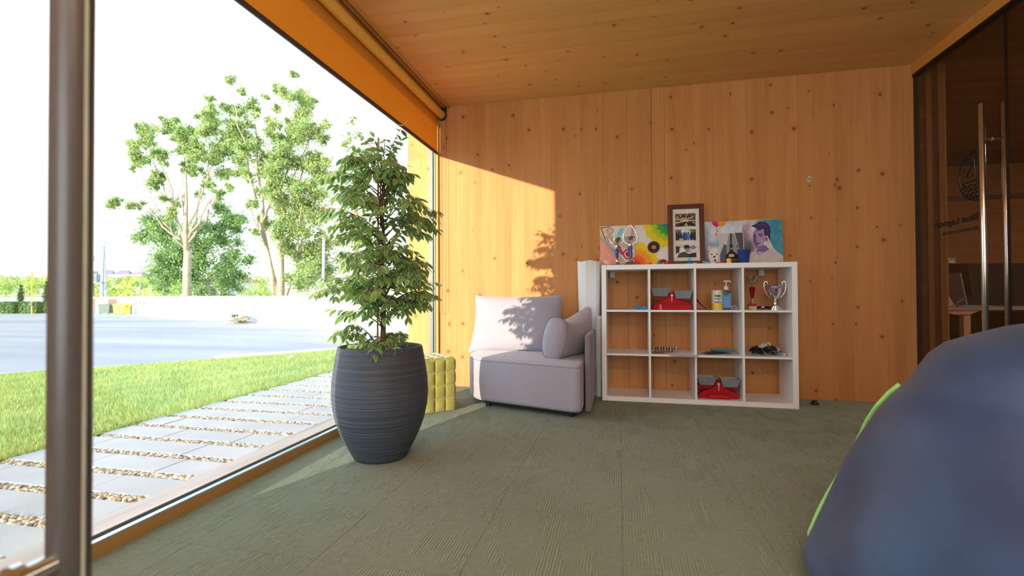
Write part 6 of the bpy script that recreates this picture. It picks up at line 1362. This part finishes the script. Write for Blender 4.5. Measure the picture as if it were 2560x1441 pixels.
obj('cover', m, bb, bag, smooth=True, fixn=True)
lime = mat('lime_piping', srgb(150, 226, 128), .5)
obj('piping', MB().tube([bpt(.0 + .60 * q / 40, az_left + .04 + .10 * math.sin(q * .16 + 1.0), .004) for q in range(41)], .008, 8), lime, bag, smooth=True)
obj('piping', MB().tube([bpt(.70 * q / 40, az_left + 2.2, .003) for q in range(41)], .007, 8), lime, bag, smooth=True)
obj('top_patch', MB().lathe([(0, .810), (.028, .809), (.036, .803)], 24, cap=False), bb, bag, smooth=True)

# ================================================================== OFFICE BEYOND THE GLASS
tan = mat('tan_laminate', srgb(176, 128, 96), .5); grey_top = mat('grey_desk_top', srgb(130, 122, 114), .5); dkp = mat('black_panel_fabric', srgb(20, 18, 18), .9)
dk_ = thing('office_desk', 'desk with tan leg and pale top seen through the glass door', 'desk', (3.45, 5.86, 0), YAW)
obj('top', MB().box((-.3, -.02, .70), (1.75, .62, .728)), grey_top, dk_); obj('apron', MB().prism([(-.28, .70), (.14, .70), (.02, .655), (-.14, .655)], -.01, .03, 'y'), tan, dk_)
obj('leg', MB().box((-.035, 0, .02), (.035, .05, .66)), tan, dk_); obj('leg', MB().box((1.5, 0, .02), (1.57, .05, .70)), tan, dk_); obj('foot_bar', MB().box((-.05, -.1, 0), (.05, .6, .025)), tan, dk_); obj('foot_bar', MB().box((1.48, -.1, 0), (1.59, .6, .025)), tan, dk_)
x, y, z = 3.62, 6.5, .0
t = thing('desk_screen', 'black fabric divider panel behind the desk', 'divider', (3.55, 6.62, 0), YAW); obj('panel', MB().rbox((-.1, 0, .66), (.62, .03, 1.22), .01), dkp, t); obj('panel', MB().rbox((.63, .01, .60), (2.3, .04, 1.22), .01), dkp, t); obj('clip', MB().box((.0, -.02, .70), (.02, .0, 1.0)), sm, t); obj('post', MB().box((1.8, 0, 0), (1.85, .03, .7)), sm, t); obj('post', MB().box((.1, 0, 0), (.15, .03, .7)), sm, t)
t = thing('monitor', 'silver monitor seen edge-on on the desk behind the glass', 'monitor', (3.66, 6.08, .7285), YAW); obj('screen', MB().prism([(-.10, .02), (-.085, .02), (-.15, .36), (-.165, .36)], 0, .35, 'y'), mat('monitor_silver', srgb(150, 156, 170), .3, .6), t); obj('panel', MB().prism([(-.04, .10), (-.03, .10), (-.065, .46), (-.075, .46)], 0, .4, 'y'), black, t); obj('foot', MB().rbox((-.12, .05, 0), (.25, .3, .012), .003), MATS['monitor_silver'], t); obj('arm', MB().box((-.07, .15, .01), (-.03, .2, .14)), MATS['monitor_silver'], t)
t = thing('document_holder', 'tan slanted document holder left of the monitor', 'holder', (3.40, 6.0, .7285), YAW); obj('plate', MB().prism([(-.16, .19), (-.10, .22), (.04, .0), (-.03, .0)], 0, .12, 'y'), tan, t); obj('cable', MB().tube([(-.03, -.03, .0), (.02, -.03, .04), (.1, -.02, .09), (.18, 0, .12)], .004, 5), black, t)
t = thing('cantilever_chair', 'dark visitor chair with curved chrome frame below the desk', 'chair', (3.36, 6.3, 0), YAW)
for s_ in (-.0, .45): obj('frame', MB().tube([(-.12, s_, .66), (-.10, s_, .60), (-.14, s_, .42), (-.17, s_, .2), (-.17, s_, .04), (.2, s_, .012), (.3, s_, .012)], .011, 8), chrome, t, smooth=True)
obj('frame', MB().tube([(.02, 0, .68), (.04, 0, .5), (.0, 0, .40), (-.06, 0, .26), (-.02, 0, .1)], .009, 8), chrome, t, smooth=True)
obj('seat', MB().rbox((-.15, -.02, .40), (.32, .47, .44), .015), dkp, t); obj('backrest', MB().rbox((.28, -.02, .5), (.33, .47, .85), .02), dkp, t)
t = thing('wall_switch', 'square pale wall switch on the far office wall', 'switch', (4.30, 7.598, 1.29)); obj('plate', MB().rbox((-.05, -.012, -.05), (.05, 0, .05), .003), mat('switch_cream', srgb(176, 164, 140), .4), t); obj('rocker', MB().box((-.03, -.016, -.012), (.03, -.012, .012)), white_paint, t)
t = thing('office_cabinet', 'low dark cabinet filling the back of the office', 'cabinet', (3.0, 7.18, 0)); obj('body', MB().rbox((0, 0, .0), (4.5, .38, 1.12), .01), mat('dark_cabinet', srgb(14, 12, 12), .7), t)
for q in range(5): obj('door', MB().rbox((.02 + .9 * q, -.02, .04), (.88 + .9 * q, -.001, 1.08), .004), mat('dark_cabinet', srgb(14, 12, 12), .7), t)
# lamp of the room the picture is taken from; the office one is added
em_ = bpy.data.materials.new('lamp_diffuser'); em_.use_nodes = True; e_ = em_.node_tree.nodes['Principled BSDF']; e_.inputs['Emission Color'].default_value = (1, .92, .82, 1); e_.inputs['Emission Strength'].default_value = 4
for lab, lx, ly, w_ in (('long ceiling lamp in the room behind the picture', .5, -.9, 3.0), ('added long lamp body at the office fill light', 5.2, 4.2, 2.0)):
    t = thing('linear_lamp', lab, 'lamp', (lx, ly, 2.70)); obj('housing', MB().box((-w_ / 2 - .02, -.17, -.06), (w_ / 2 + .02, .17, 0.01)), white_paint, t); obj('diffuser', MB().box((-w_ / 2, -.15, -.075), (w_ / 2, .15, -.0605)), em_, t)
gl_ = obj('pane', MB().box((-1.58, -3.585, .32), (.06, -3.58, 2.58)).box((.14, -3.585, .32), (1.78, -3.58, 2.58)), mat('rear_fill_pane', (.8, .85, .9, 1), .4), w3); del gl_  # pale panes added to dress the rear fill light
LAMP.location.z = 2.62; OFFICE_FILL.location.z = 2.62
